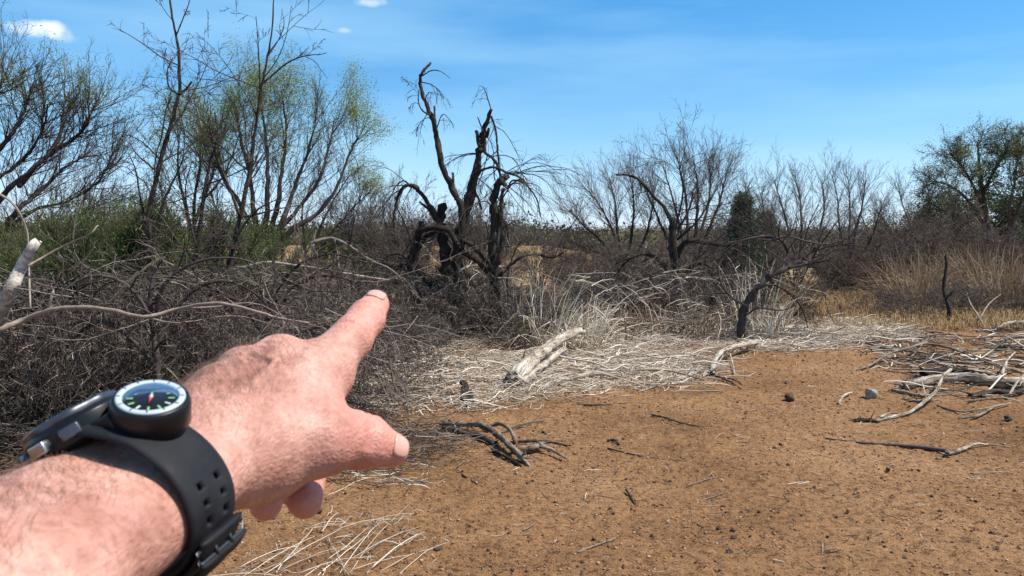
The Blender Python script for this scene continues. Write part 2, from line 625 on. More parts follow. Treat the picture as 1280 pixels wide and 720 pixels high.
# forearm: two bones side by side, swelling towards the elbow
E0 = F1 - A_ax * 0.27
for sgn in (-1, 1):
    w = R_ax * sgn
    cap(E0 + w * .011, F1 + w * .0118, .0325, .0236, .012, N_ax, .9)
    cap(F1 + w * .0118, W0 + w * .0115 - A_ax * .012, .0236, .0175, .012, N_ax, .93)
# wrist into the palm
hand_N = nrmz(np.cross(K_pnk - K_idx, K_mid - W0))
if hand_N[1] < 0:
    hand_N = -hand_N
for Kn, ofs, r0, r1 in ((K_idx, .011, .0175, .0145), (K_mid, .004, .0175, .0150), (K_rng, -.004, .0170, .0145), (K_pnk, -.011, .0165, .0135)):
    base = W0 + R_ax * ofs
    pm = base + (Kn - base) * 0.5 - hand_N * .003
    cap(base, pm, r0, (r0 + r1) / 2, .010)
    cap(pm, Kn - hand_N * .002, (r0 + r1) / 2, r1, .010)
# knuckle heads and tendons
for Kn, r in ((K_idx, .0085), (K_mid, .0095), (K_rng, .0085), (K_pnk, .008)):
    cap(Kn + hand_N * .0055, Kn + hand_N * .0052, r, r, .006)
for Kn, ofs in ((K_idx, .007), (K_mid, .001), (K_rng, -.004)):
    a = W0 + R_ax * ofs + N_ax * .0175 + A_ax * .012
    b = Kn + hand_N * .0125 - (Kn - W0) * .10
    cap(a, b, .0015, .0022, .004)
# veins on the back of the hand
cap(W0 + R_ax * .004 + N_ax * .0185 + A_ax * .01, (K_idx + K_mid) / 2 + hand_N * .0125 - A_ax * .028, .0012, .0014, .003)
cap((K_idx + K_mid) / 2 + hand_N * .0125 - A_ax * .028, (K_mid + K_rng) / 2 + hand_N * .0125 - A_ax * .008, .0013, .0010, .003)
cap(C_(330, 530, .360), C_(375, 500, .376), .0012, .0012, .003)


def finger(js, rs_, k=0.0045):
    for i in range(len(js) - 1):
        cap(js[i], js[i + 1], rs_[i], rs_[i + 1], k)


# index finger, stretched out
I1, I2, I3 = C_(438, 424, .446), C_(457, 399, .468), C_(469, 381, .482)
finger([K_idx, K_idx * .45 + I1 * .55, I1, I1 * .5 + I2 * .5, I2, I3], [.0146, .0114, .0112, .0096, .0100, .0084], .0055)
cap(I1 + hand_N * .0020, I1 + hand_N * .0018, .0106, .0106, .0035)
cap(I2 + hand_N * .0006, I2, .0100, .0100, .003)
# three fingers folded under the palm
M1, M2, M3 = C_(376, 510, .450), C_(388, 580, .436), C_(381, 627, .404)
finger([K_mid, M1, M2, M3], [.0130, .0108, .0095, .0086], .006)
Q1, Q2, Q3 = C_(322, 520, .434), C_(338, 597, .414), C_(332, 631, .386)
finger([K_rng, Q1, Q2, Q3], [.0125, .0104, .0090, .0076], .006)
S1, S2, S3 = C_(276, 530, .414), C_(292, 572, .404), C_(300, 585, .386)
finger([K_pnk, S1, S2, S3], [.0115, .0092, .0082, .0070], .005)
# thumb: ball of the thumb, first phalanx, tip
cap(W0 + R_ax * .010 - N_ax * .008, T_cmc - hand_N * .003, .0170, .0178, .012)
cap(T_cmc, T_mcp, .0172, .0145, .012)
finger([T_mcp, T_ip, T_tip], [.0150, .0122, .0088], .008)
cap(T_ip, T_ip, .0126, .0126, .004)
# web between thumb and index finger, first dorsal muscle
cap(T_cmc + hand_N * .004, K_idx - hand_N * .004, .0130, .0120, .014)
cap(T_mcp, K_idx - (K_idx - W0) * .16 - hand_N * .004, .0085, .0095, .014)
cap((T_cmc + K_idx) / 2 + (T_mcp - T_cmc) * .25, (T_mcp + K_idx) / 2 - (T_mcp - T_cmc) * .25, .0125, .0095, .014)
# heel of the hand under the thumb
cap(T_cmc - hand_N * .006, K_mid - hand_N * .012 - (K_mid - W0) * .2, .013, .010, .012)
# creases on the thumb and index finger
T_side = nrmz(np.cross(T_tip - T_ip, hand_N))


def crease(c, ax, nrm, rad, depth=.0008):
    ax, nrm = nrmz(ax), np.array(nrm, float)
    nrm = nrmz(nrm - ax * (nrm @ ax))
    sd_ = np.cross(ax, nrm)
    pts = [c + (nrm * math.cos(t) + sd_ * math.sin(t)) * rad for t in np.linspace(-1.1, 1.1, 9)]
    pts = [fld.project(p, .0002, 6) for p in np.array(pts)]
    for i in range(8):
        cap(pts[i], pts[i + 1], depth, depth, .0018, sub=True)


V_t, V_i = T_tip - T_ip, I3 - I1
for o_ in (-.0022, 0.0002, .0024):
    crease(T_ip + nrmz(V_t) * o_, V_t, hand_N, .0116)
for o_ in (-.0025, 0, .0025):
    crease(I1 + nrmz(V_i) * o_, V_i, hand_N, .0105)
for o_ in (-.001, .0012):
    crease(I2 + nrmz(V_i) * o_, V_i, hand_N, .0098, .0005)

# skin folds over the knuckles of index, middle and ring finger
for Kn in (K_idx, K_mid, K_rng):
    for o_ in (-.004, 0, .0035):
        cc_ = Kn + hand_N * .009 + A_ax * o_
        w_ = nrmz(np.cross(hand_N, Kn - W0))
        pp = fld.project(np.array([cc_ + w_ * x_ for x_ in np.linspace(-.005, .005, 7)]), .0003, 6)
        for i in range(6):
            cap(pp[i], pp[i + 1], .00045, .00045, .0018, sub=True)
hv, hq = fld.mesh()
hand_origin = to_world(F1)[0]
hv_w = to_world(hv) - hand_origin

# attribute: 0 on forearm and back of the hand, 1 towards finger tips (redder skin, with ground bounce light painted in)
tips = np.array([I3, T_tip, M3, Q3, S3])
rad_t = np.array([.055, .048, .040, .040, .03])
d_t = np.min(np.linalg.norm(hv[:, None, :] - tips[None], axis=2) / rad_t[None], axis=1)
red = np.clip(1.15 - d_t, 0, 1)

m, nt, b = new_mat('skin')
at = N(nt, 'ShaderNodeAttribute', attribute_name='rnd')
tc = N(nt, 'ShaderNodeTexCoord')
n1 = N(nt, 'ShaderNodeTexNoise', Scale=38.0, Detail=8.0, Roughness=0.62)
n2 = N(nt, 'ShaderNodeTexNoise', Scale=230.0, Detail=4.0, Roughness=0.65)
mp = N(nt, 'ShaderNodeMapping')
mp.inputs['Rotation'].default_value = (0.3, 0.2, 0.9)
mp.inputs['Scale'].default_value = (420, 170, 420)
n3 = N(nt, 'ShaderNodeTexVoronoi', Scale=1.0)
n3.feature = 'DISTANCE_TO_EDGE'
for n_ in (n1, n2):
    nt.links.new(tc.outputs['Object'], n_.inputs['Vector'])
nt.links.new(tc.outputs['Object'], mp.inputs['Vector'])
nt.links.new(mp.outputs[0], n3.inputs['Vector'])
c1 = ramp(nt, n1.outputs['Fac'], [(0.30, (0.29, 0.118, 0.080)), (0.48, (0.46, 0.225, 0.165)), (0.70, (0.62, 0.35, 0.275))])
c2 = ramp(nt, n2.outputs['Fac'], [(0.34, (0.62, 0.55, 0.50)), (0.52, (1, 1, 1)), (0.75, (1.0, 1.0, 1.0))])
mm = N(nt, 'ShaderNodeMixRGB', blend_type='MULTIPLY', Fac=0.55)
nt.links.new(c1, mm.inputs['Color1'])
nt.links.new(c2, mm.inputs['Color2'])
mr_ = N(nt, 'ShaderNodeMixRGB')
mr_.inputs['Color2'].default_value = (0.66, 0.27, 0.20, 1)
rf = N(nt, 'ShaderNodeMath', operation='MULTIPLY')
rf.inputs[1].default_value = 0.75
nt.links.new(at.outputs['Fac'], rf.inputs[0])
nt.links.new(rf.outputs[0], mr_.inputs['Fac'])
nt.links.new(mm.outputs[0], mr_.inputs['Color1'])
# small moles and scratches
vs = N(nt, 'ShaderNodeTexVoronoi', Scale=62.0)
nt.links.new(tc.outputs['Object'], vs.inputs['Vector'])
sp = ramp(nt, vs.outputs['Distance'], [(0.0, (0.45, 0.20, 0.14)), (0.055, (0.55, 0.3, 0.22)), (0.075, (1, 1, 1))])
ms_ = N(nt, 'ShaderNodeMixRGB', blend_type='MULTIPLY', Fac=0.5)
nt.links.new(mr_.outputs[0], ms_.inputs['Color1'])
nt.links.new(sp, ms_.inputs['Color2'])
nt.links.new(ms_.outputs[0], b.inputs['Base Color'])
b.inputs['Roughness'].default_value = 0.52
b.inputs['Specular IOR Level'].default_value = 0.42
b.inputs['Subsurface Weight'].default_value = 0.35
b.inputs['Subsurface Radius'].default_value = (1.0, 0.35, 0.2)
b.inputs['Subsurface Scale'].default_value = 0.004
bp = N(nt, 'ShaderNodeBump', Strength=0.42, Distance=0.0012)
ad = N(nt, 'ShaderNodeMath', operation='MULTIPLY_ADD')
nt.links.new(n2.outputs['Fac'], ad.inputs[0])
ad.inputs[1].default_value = 1.3
nt.links.new(n3.outputs['Distance'], ad.inputs[2])
nt.links.new(ad.outputs[0], bp.inputs['Height'])
bp2 = N(nt, 'ShaderNodeBump', Strength=0.5, Distance=0.003)
nt.links.new(n1.outputs['Fac'], bp2.inputs['Height'])
nt.links.new(bp2.outputs[0], bp.inputs['Normal'])
nt.links.new(bp.outputs[0], b.inputs['Normal'])

m, nt, b = new_mat('nail')
b.inputs['Base Color'].default_value = (0.64, 0.345, 0.27, 1)
b.inputs['Roughness'].default_value = 0.3
b.inputs['Subsurface Weight'].default_value = 0.2
b.inputs['Subsurface Scale'].default_value = 0.002
m, nt, b = new_mat('hair')
b.inputs['Base Color'].default_value = (0.20, 0.11, 0.065, 1)
b.inputs['Roughness'].default_value = 0.5

person = link('person', quads_mesh('person', hv_w, hq, MATS['skin'], True, red), None, tuple(hand_origin))
tag(person, 'bare left forearm and hand pointing ahead over the clearing, three fingers folded under', 'person')


def nail(c, ax, nrm, r, ln, wd, name):
    ax = nrmz(ax)
    nrm = nrmz(np.array(nrm) - ax * (np.array(nrm) @ ax))
    sdv = np.cross(ax, nrm)
    nu, nv = 13, 11
    g = np.zeros((nu, nv, 3))
    for i in range(nu):
        u = i / (nu - 1) * 2 - 1
        for j in range(nv):
            v = j / (nv - 1) * 2 - 1
            # rounded-rectangle outline
            k_ = (abs(u) ** 3.5 + abs(v) ** 3.5) ** (1 / 3.5)
            mx_ = max(abs(u), abs(v), 1e-6)
            uu, vv = u * mx_ / max(k_, 1e-6), v * mx_ / max(k_, 1e-6)
            th = vv * wd / r
            g[i, j] = c + ax * uu * ln + (nrm * math.cos(th) + sdv * math.sin(th)) * r
    pr = fld.project(g.reshape(-1, 3), .00035, 8).reshape(g.shape)
    vs_ = to_world(pr) - hand_origin
    q = [[i * nv + j, (i + 1) * nv + j, (i + 1) * nv + j + 1, i * nv + j + 1] for i in range(nu - 1) for j in range(nv - 1)]
    o = link(name, quads_mesh(name, vs_, q, MATS['nail']), person)
    sm = o.modifiers.new('t', 'SOLIDIFY')
    sm.thickness = 0.0006
    sm.offset = 0
    return o


nail(T_tip + nrmz(V_t) * .0025, V_t, hand_N * .75 + np.array([0.1, 0, -.75]), .0095, .0060, .0060, 'thumbnail')
nail(I3 + nrmz(V_i) * .001, V_i, hand_N, .0085, .0060, .0058, 'fingernail')

# short dark hairs on forearm and back of the hand
rs = np.random.RandomState(5)
nx_ = fld.grad(hv)
face_n = np.where((hv @ A_ax)[:, None] > (W0 @ A_ax), hand_N[None], N_ax[None])
dorsal = np.sum(nx_ * face_n, axis=1)
along = (hv - F1) @ A_ax
lenA = float((W0 - F1) @ A_ax)
far_ = np.linalg.norm(hv - K_idx, axis=1)
dt_ = np.min(np.linalg.norm(hv[:, None, :] - np.array([I1, I3, T_ip, T_tip, M3, Q3, M1])[None], axis=2), axis=1)
ulnar = -((hv - W0) @ R_ax)
p_h = np.clip(dorsal * 0.9 + 0.35, 0, 1) * (dt_ > .022) * (hv[:, 2] > .12)
p_h *= np.where(along > lenA + .055, 0.12, 1.0) * (0.50 + 22 * np.clip(ulnar, -.022, .03))
strap_c = along - lenA
p_h *= np.where((strap_c > -.068) & (strap_c < -.018), 0, 1)
p_h = np.clip(p_h, 0, None)
pick = rs.choice(len(hv), 4200, replace=False, p=p_h / p_h.sum())
hp = []
for i in pick:
    p0, n0 = hv[i], nx_[i]
    d_ = A_ax * 0.75 - R_ax * (0.55 + 0.4 * rs.rand()) + rs.randn(3) * .28
    d_ = nrmz(d_ - n0 * (d_ @ n0))
    L = rs.uniform(.004, .011)
    pts = [p0 + n0 * (.0002 + .0012 * math.sin(t * 2.2)) + d_ * L * t for t in (0, .33, .66, 1)]
    hp.append((to_world(np.array(pts)) - hand_origin, [.000055, .00005, .00004, .00002]))
hair = link('hair', tubes('hair', hp, 3, MATS['hair'], caps=False), person)
hair['kind'] = 'stuff'

# ------------------------------------------------------------------ watch with a strap compass
m, nt, b = new_mat('rubber_black')
tc = N(nt, 'ShaderNodeTexCoord')
nz = N(nt, 'ShaderNodeTexNoise', Scale=500.0, Detail=4.0)
nt.links.new(tc.outputs['Object'], nz.inputs['Vector'])
nz2 = N(nt, 'ShaderNodeTexNoise', Scale=90.0, Detail=4.0)
nt.links.new(tc.outputs['Object'], nz2.inputs['Vector'])
nt.links.new(ramp(nt, nz2.outputs['Fac'], [(0.35, (0.005, 0.0055, 0.007)), (0.8, (0.018, 0.019, 0.022))]), b.inputs['Base Color'])
nt.links.new(ramp(nt, nz2.outputs['Fac'], [(0.3, (0.58,) * 3), (0.7, (0.80,) * 3)]), b.inputs['Roughness'])
b.inputs['Specular IOR Level'].default_value = 0.28
bp = N(nt, 'ShaderNodeBump', Strength=0.15, Distance=0.0005)
nt.links.new(nz.outputs['Fac'], bp.inputs['Height'])
nt.links.new(bp.outputs[0], b.inputs['Normal'])


def plain(name, col, rough=0.5, metal=0.0, spec=0.5, trans=0.0):
    m, nt, b = new_mat(name)
    b.inputs['Base Color'].default_value = (*col, 1)
    b.inputs['Roughness'].default_value = rough
    b.inputs['Metallic'].default_value = metal
    b.inputs['Specular IOR Level'].default_value = spec
    b.inputs['Transmission Weight'].default_value = trans
    return m


plain('plastic_black', (0.006, 0.0065, 0.008), 0.36, 0, 0.35)
plain('steel_grey', (0.45, 0.46, 0.47), 0.3, 1.0)
plain('steel_dark', (0.10, 0.105, 0.115), 0.38, 0.8)
plain('bezel_white', (0.42, 0.48, 0.52), 0.45)
plain('mark_dark', (0.04, 0.05, 0.06), 0.6)
plain('dial_black', (0.006, 0.007, 0.008), 0.25)
plain('mark_green', (0.25, 0.45, 0.16), 0.5)
plain('mark_pale', (0.55, 0.6, 0.5), 0.5)
plain('mark_red', (0.62, 0.06, 0.07), 0.5)
m, nt, b = new_mat('lens_clear')
b.inputs['Base Color'].default_value = (0.9, 0.95, 0.95, 1)
b.inputs['Roughness'].default_value = 0.04
b.inputs['IOR'].default_value = 1.33
gl = N(nt, 'ShaderNodeBsdfTransparent')
mx = N(nt, 'ShaderNodeMixShader')
fr = N(nt, 'ShaderNodeFresnel', IOR=1.16)
gs = N(nt, 'ShaderNodeBsdfGlossy', Roughness=0.06)
nt.links.new(fr.outputs[0], mx.inputs[0])
nt.links.new(gl.outputs[0], mx.inputs[1])
nt.links.new(gs.outputs[0], mx.inputs[2])
nt.links.new(mx.outputs[0], nt.nodes['Material Output'].inputs['Surface'])

ring_c = F1 + A_ax * (lenA - .053) - R_ax * .0008                # centre of the strap loop
ra_w, rn_w = .0328, .0258                        # half width, half thickness of the loop
w_origin = to_world(ring_c)[0]


def ring_pt(th, off=0.0, al=0.0):
    """th: 0 at the back of the wrist, + towards the thumb side"""
    c, s = math.cos(th), math.sin(th)
    n2_ = nrmz([s / ra_w, c / rn_w])
    x, y = s * ra_w + n2_[0] * off, c * rn_w + n2_[1] * off
    return ring_c + R_ax * x + N_ax * y + A_ax * al


def ring_frame(th):
    c, s = math.cos(th), math.sin(th)
    n2_ = nrmz([s / ra_w, c / rn_w])
    n = nrmz(R_ax * n2_[0] + N_ax * n2_[1])
    return n, nrmz(np.cross(n, A_ax))


watch = thing('wristwatch', 'chunky black wristwatch with rubber strap and round button compass, worn on the bare wrist', 'watch', tuple(w_origin))


def band(name, t0, t1, half_w, o0, o1, mat, n=72, taper=None, holes=()):
    """strap segment swept round the wrist with a rounded rectangular section; holes = list of (theta, along, dtheta, dalong)"""
    bm_v, bm_q = [], []
    nw = 17
    ths = np.linspace(t0, t1, n)
    als = np.linspace(-1, 1, nw)

    def inhole(tm, am):
        return any(abs(tm - h[0]) < h[2] and abs(am - h[1]) < h[3] for h in holes)
    idx = {}
    for side in (0, 1):
        for i, th in enumerate(ths):
            w = half_w if taper is None else half_w * taper((th - t0) / (t1 - t0))
            for j, a in enumerate(als):
                e = (1 - abs(a) ** 6)
                off = o0 + (o1 - o0) * (0.35 * (1 - e) if side == 0 else 1 - 0.35 * (1 - e))
                idx[side, i, j] = len(bm_v)
                bm_v.append(ring_pt(th, off, a * w))
    hole = np.zeros((n - 1, nw - 1), bool)
    for i in range(n - 1):
        for j in range(nw - 1):
            w = half_w if taper is None else half_w * taper(((ths[i] + ths[i + 1]) / 2 - t0) / (t1 - t0))
            hole[i, j] = inhole((ths[i] + ths[i + 1]) / 2, (als[j] + als[j + 1]) / 2 * w)
    for i in range(n - 1):
        for j in range(nw - 1):
            if hole[i, j]:
                continue
            q = [(i, j), (i + 1, j), (i + 1, j + 1), (i, j + 1)]
            bm_q.append([idx[1, *c] for c in q])
            bm_q.append([idx[0, *c] for c in q[::-1]])
            for (di, dj, c0, c1) in ((-1, 0, (i, j + 1), (i, j)), (1, 0, (i + 1, j), (i + 1, j + 1)), (0, -1, (i, j), (i + 1, j)), (0, 1, (i + 1, j + 1), (i, j + 1))):
                a_, b_ = i + di, j + dj
                if a_ < 0 or b_ < 0 or a_ >= n - 1 or b_ >= nw - 1 or hole[a_, b_]:
                    bm_q.append([idx[1, *c0], idx[0, *c0], idx[0, *c1], idx[1, *c1]])
    vs_ = to_world(np.array(bm_v)) - w_origin
    me = quads_mesh(name, vs_, bm_q, MATS[mat], False)
    return link(name, me, watch)


dg = math.radians
hol = [(dg(a), o, dg(2.6), .0019) for a in (60, 72, 84) for o in (-.0045, .0045)]
band('strap', dg(-30), dg(150), .0138, .0006, .0044, 'rubber_black', n=110, holes=hol)
band('strap', dg(92), dg(262), .0130, .0047, .0080, 'rubber_black', n=90)
band('strap_keeper', dg(103), dg(111), .0145, .0086, .0112, 'rubber_black', n=8)
band('strap_keeper', dg(124), dg(132), .0145, .0086, .0112, 'rubber_black', n=8)
# pin buckle
t0_, t1_ = dg(97), dg(104)
bk = []
fr_pts = [ring_pt(t0_, .0062, -.0141), ring_pt(t0_, .0062, .0141), ring_pt(t1_, .0088, .0141), ring_pt(t1_, .0088, -.0141)]
loopp = []
for i in range(4):
    a_, b2 = fr_pts[i], fr_pts[(i + 1) % 4]
    loopp += [a_ + (b2 - a_) * .08, a_ + (b2 - a_) * .92]
loopp.append(loopp[0])
bk.append((to_world(np.array(loopp)) - w_origin, [.0008] * len(loopp)))
pin = [ring_pt(t0_, .0062, o) for o in (-.0046,)] + [ring_pt(t1_, .0108, -.0046)]
bk.append((to_world(np.array(pin)) - w_origin, [.0006] * 2))
pin = [ring_pt(t0_, .0062, .0046), ring_pt(t1_, .0108, .0046)]
bk.append((to_world(np.array(pin)) - w_origin, [.0006] * 2))
link('buckle', tubes('buckle', bk, 10, MATS['steel_dark'], caps=True), watch)


def lathe(name, c, n, prof, mat, parent, seg=64, mod=None, xref=None):
    """prof: list of (radius, height along n); mod(angle, radius) -> radius factor"""
    n = nrmz(n)
    x = nrmz(np.cross(n, A_ax if xref is None else xref))
    y = np.cross(n, x)
    vs_, q = [], []
    for r, h in prof:
        for s in range(seg):
            a = s / seg * 2 * math.pi
            rr = r * (mod(a, r) if mod else 1)
            vs_.append(c + n * h + (x * math.cos(a) + y * math.sin(a)) * rr)
    for i in range(len(prof) - 1):
        for s in range(seg):
            s2 = (s + 1) % seg
            q.append([i * seg + s, i * seg + s2, (i + 1) * seg + s2, (i + 1) * seg + s])
    o_ = link(name, quads_mesh(name, to_world(np.array(vs_)) - w_origin, q, MATS[mat], False), parent)
    bv = o_.modifiers.new('b', 'BEVEL')
    bv.width = 0.0003
    bv.segments = 2
    bv.limit_method = 'ANGLE'
    return o_


def block(name, c, ax, ay, az, sx, sy, sz, mat, parent, bev=.0006):
    ax, ay, az = nrmz(ax), nrmz(ay), nrmz(az)
    vs_ = [c + ax * sx * i + ay * sy * j + az * sz * k_ for i in (-1, 1) for j in (-1, 1) for k_ in (-1, 1)]
    q = [[0, 1, 3, 2], [4, 6, 7, 5], [0, 4, 5, 1], [2, 3, 7, 6], [0, 2, 6, 4], [1, 5, 7, 3]]
    o_ = link(name, quads_mesh(name, to_world(np.array(vs_)) - w_origin, q, MATS[mat], False), parent)
    bv = o_.modifiers.new('b', 'BEVEL')
    bv.width = bev
    bv.segments = 3
    return o_


# watch head on the little-finger side of the back of the wrist
th_w = dg(-50)
wn_, ws_ = ring_frame(th_w)
wc = ring_pt(th_w, -.0034) + A_ax * .003 + R_ax * .002
octo = lambda a, r: 1.0 + 0.035 * math.cos(8 * a)
case_ = lathe('watch_case', wc, wn_, [(.0001, 0), (.0168, 0), (.0186, .002), (.0190, .0088), (.0176, .0108), (.0001, .0108)], 'plastic_black', watch, 64, lambda a, r: 1 + (.05 * max(0, math.cos(2 * a)) if r > .01 else 0))
lathe('watch_bezel', wc, wn_, [(.0138, .0106), (.0172, .0107), (.0172, .0128), (.0158, .0136), (.0138, .0132), (.0138, .0106)], 'steel_dark', watch, 64, octo)
lathe('watch_glass', wc, wn_, [(.0001, .0126), (.0137, .0126), (.0137, .0110)], 'dial_black', watch)
for a_ in (-38, -4, 30, 142, 176, 212):
    a = dg(a_)
    dr = ws_ * math.sin(a) + A_ax * math.cos(a)
    sd2 = np.cross(wn_, dr)
    block('button', wc + wn_ * .0056 + dr * .0201, dr, sd2, wn_, .0021, .0035, .0022, 'steel_grey' if a_ in (-4, 30, 176) else 'steel_dark', watch)
for s_ in (-1, 1):
    lug = wc + ws_ * s_ * .0198 + wn_ * .001
    block('lug', lug, ws_, A_ax, wn_, .0055, .0118, .0035, 'plastic_black', watch, .0012)
band('strap', dg(-118), dg(-70), .0146, .0006, .0044, 'rubber_black', n=30)

# button compass clipped on the strap
th_c = dg(6)
cn_, cs_ = ring_frame(th_c)
cn_ = nrmz(cn_ * .8 + np.array([-.02, .42, -.30]))
cc = ring_pt(th_c, .0055) + A_ax * .004
comp = lathe('compass_case', cc, cn_, [(.0001, -.003), (.0128, -.003), (.0138, -.001), (.0138, .0066), (.0130, .0086), (.0119, .0089), (.0119, .0078), (.0001, .0078)], 'plastic_black', watch)
lathe('compass_bezel', cc, cn_, [(.0094, .0079), (.0119, .0079), (.0119, .0090), (.0112, .0095), (.0096, .0093), (.0094, .0079)], 'bezel_white', comp)
bx_ = nrmz(np.cross(cn_, A_ax))
by_ = np.cross(cn_, bx_)
for i in range(36):
    a = i / 36 * 2 * math.pi
    dr = bx_ * math.cos(a) + by_ * math.sin(a)
    if i % 3 == 0:
        block('bezel_mark', cc + cn_ * .0094 + dr * .0107, dr, np.cross(cn_, dr), cn_, .0007, .00028, .00012, 'mark_dark', comp, .00003)
lathe('compass_dial', cc, cn_, [(.0001, .0080), (.0093, .0080), (.0093, .0079)], 'dial_black', comp)
for i in range(12):
    a = i / 12 * 2 * math.pi
    dr = bx_ * math.cos(a) + by_ * math.sin(a)
    block('dial_mark', cc + cn_ * .0083 + dr * .0070, dr, np.cross(cn_, dr), cn_, .0011, .00035, .0001, 'mark_green' if i % 3 else 'mark_pale', comp, .00003)
# needle pointing to the mark at the rim
ndir = bx_ * math.cos(dg(62)) + by_ * math.sin(dg(62))
np_ = np.cross(cn_, ndir)
vs_ = [cc + cn_ * .0087 + ndir * .0050, cc + cn_ * .0087 + np_ * .0007, cc + cn_ * .0087 - np_ * .0007, cc + cn_ * .0090]
link('compass_needle', quads_mesh('compass_needle', to_world(np.array(vs_)) - w_origin, [[0, 1, 3], [0, 3, 2], [0, 2, 1]], MATS['mark_red'], False), comp)
vs_ = [cc + cn_ * .0087 - ndir * .0058, cc + cn_ * .0087 + np_ * .0009, cc + cn_ * .0087 - np_ * .0009, cc + cn_ * .0090]
link('compass_needle', quads_mesh('compass_needle', to_world(np.array(vs_)) - w_origin, [[0, 3, 1], [0, 2, 3], [0, 1, 2]], MATS['mark_pale'], False), comp)
lathe('compass_lens', cc, cn_, [(.0093, .0093), (.0080, .0101), (.0050, .0107), (.0001, .0109)], 'lens_clear', comp)
# ------------------------------------------------------------------ ground
def axis_vals(dense_lo, dense_hi, step, far, grow_):
    v = list(np.arange(dense_lo, dense_hi, step))
    s, x = step, dense_hi
    while x < far:
        v.append(x)
        s *= grow_
        x += s
    v.append(far)
    lo = []
    s, x = step, dense_lo
    while x > -far:
        s *= grow_
        x -= s
        lo.append(max(x, -far))
    return np.array(lo[::-1] + v)


gy = axis_vals(3.0, 9.5, 0.022, 1500, 1.035)
gx = axis_vals(-2.6, 5.8, 0.022, 1500, 1.05)
GX, GY = np.meshgrid(gx, gy, indexing='ij')


def bank_h(x, y):
    """low eroded bank and rising ground far behind the clearing"""
    w = 34 + 4 * np.sin(x * 0.13) + 2.5 * np.sin(x * 0.37 + 1)
    side = np.clip((9.0 - x) / 7.0, 0, 1)
    a = np.clip((y - w) / 3.2, 0, 1)
    h = a * a * (3 - 2 * a) * 1.25 * side
    far = np.clip((y - 60) / 260, 0, 1) * (2.9 + 1.4 * np.sin(x * 0.012 + 0.5) + .8 * np.sin(x * 0.031))
    return h + far


def gh_np(x, y):
    a = 0.035 * np.sin(x * 0.55 + 1.3) * np.sin(y * 0.43 + 0.4) + 0.02 * np.sin(x * 1.3 + y * 0.9)
    return a * np.clip((y - 2.0) / 4.0, 0, 1)


def micro(x, y):
    h = (vnoise(x * 2.1, y * 2.1, 1) - .5) * .030 + (vnoise(x * 6, y * 6, 2) - .5) * .016
    c = vnoise(x * 17, y * 17, 3)
    h += (c - .5) * .007 + np.clip(c - .66, 0, 1) * .030
    c2 = vnoise(x * 38, y * 38, 4)
    h += np.clip(c2 - .55, 0, 1) * .026
    return h


fade = np.clip((60 - GY) / 40, 0, 1)
GZ = gh_np(GX, GY) + bank_h(GX, GY) + micro(GX, GY) * fade
gv = np.stack([GX, GY, GZ], axis=-1).reshape(-1, 3)
nx_g, ny_g = GX.shape
ii = np.arange(nx_g - 1)[:, None] * ny_g + np.arange(ny_g - 1)[None, :]
gq = np.stack([ii, ii + ny_g, ii + ny_g + 1, ii + 1], axis=-1).reshape(-1, 4)

m, nt, b = new_mat('soil')
tc = N(nt, 'ShaderNodeTexCoord')
na = N(nt, 'ShaderNodeTexNoise', Scale=0.55, Detail=5.0, Roughness=0.6)
nb = N(nt, 'ShaderNodeTexNoise', Scale=26.0, Detail=8.0, Roughness=0.72)
nc = N(nt, 'ShaderNodeTexNoise', Scale=120.0, Detail=5.0, Roughness=0.7)
nd = N(nt, 'ShaderNodeTexVoronoi', Scale=34.0)
for n_ in (na, nb, nc, nd):
    nt.links.new(tc.outputs['Object'], n_.inputs['Vector'])
cA = ramp(nt, na.outputs['Fac'], [(0.32, (0.20, 0.108, 0.050)), (0.48, (0.292, 0.161, 0.076)), (0.68, (0.375, 0.220, 0.112))])
cB = ramp(nt, nb.outputs['Fac'], [(0.39, (0.30, 0.25, 0.22)), (0.48, (0.84, 0.82, 0.80)), (0.58, (1, 1, 1)), (0.70, (1.35, 1.30, 1.22))])
cC = ramp(nt, nc.outputs['Fac'], [(0.40, (0.24, 0.20, 0.18)), (0.48, (0.92, 0.92, 0.92)), (0.66, (1.35, 1.30, 1.25))])
x1 = N(nt, 'ShaderNodeMixRGB', blend_type='MULTIPLY', Fac=0.85)
nt.links.new(cA, x1.inputs['Color1'])
nt.links.new(cB, x1.inputs['Color2'])
x2 = N(nt, 'ShaderNodeMixRGB', blend_type='MULTIPLY', Fac=0.8)
nt.links.new(x1.outputs[0], x2.inputs['Color1'])
nt.links.new(cC, x2.inputs['Color2'])
# scrubland floor beyond the clearing: tan and olive patches
sx = N(nt, 'ShaderNodeSeparateXYZ')
nt.links.new(tc.outputs['Object'], sx.inputs[0])
nf = N(nt, 'ShaderNodeTexNoise', Scale=0.22, Detail=9.0, Roughness=0.7)
nt.links.new(tc.outputs['Object'], nf.inputs['Vector'])
cF = ramp(nt, nf.outputs['Fac'], [(0.34, (0.08, 0.075, 0.035)), (0.43, (0.20, 0.14, 0.07)), (0.51, (0.36, 0.225, 0.105)), (0.66, (0.46, 0.30, 0.15))])
mrg = N(nt, 'ShaderNodeMapRange')
mrg.inputs['From Min'].default_value = 17
mrg.inputs['From Max'].default_value = 30
nt.links.new(sx.outputs[1], mrg.inputs['Value'])
x3 = N(nt, 'ShaderNodeMixRGB')
nt.links.new(mrg.outputs[0], x3.inputs['Fac'])
nt.links.new(x2.outputs[0], x3.inputs['Color1'])
nt.links.new(cF, x3.inputs['Color2'])
nt.links.new(x3.outputs[0], b.inputs['Base Color'])
b.inputs['Roughness'].default_value = 0.95
b.inputs['Specular IOR Level'].default_value = 0.1
bp = N(nt, 'ShaderNodeBump', Strength=1.0, Distance=0.016)
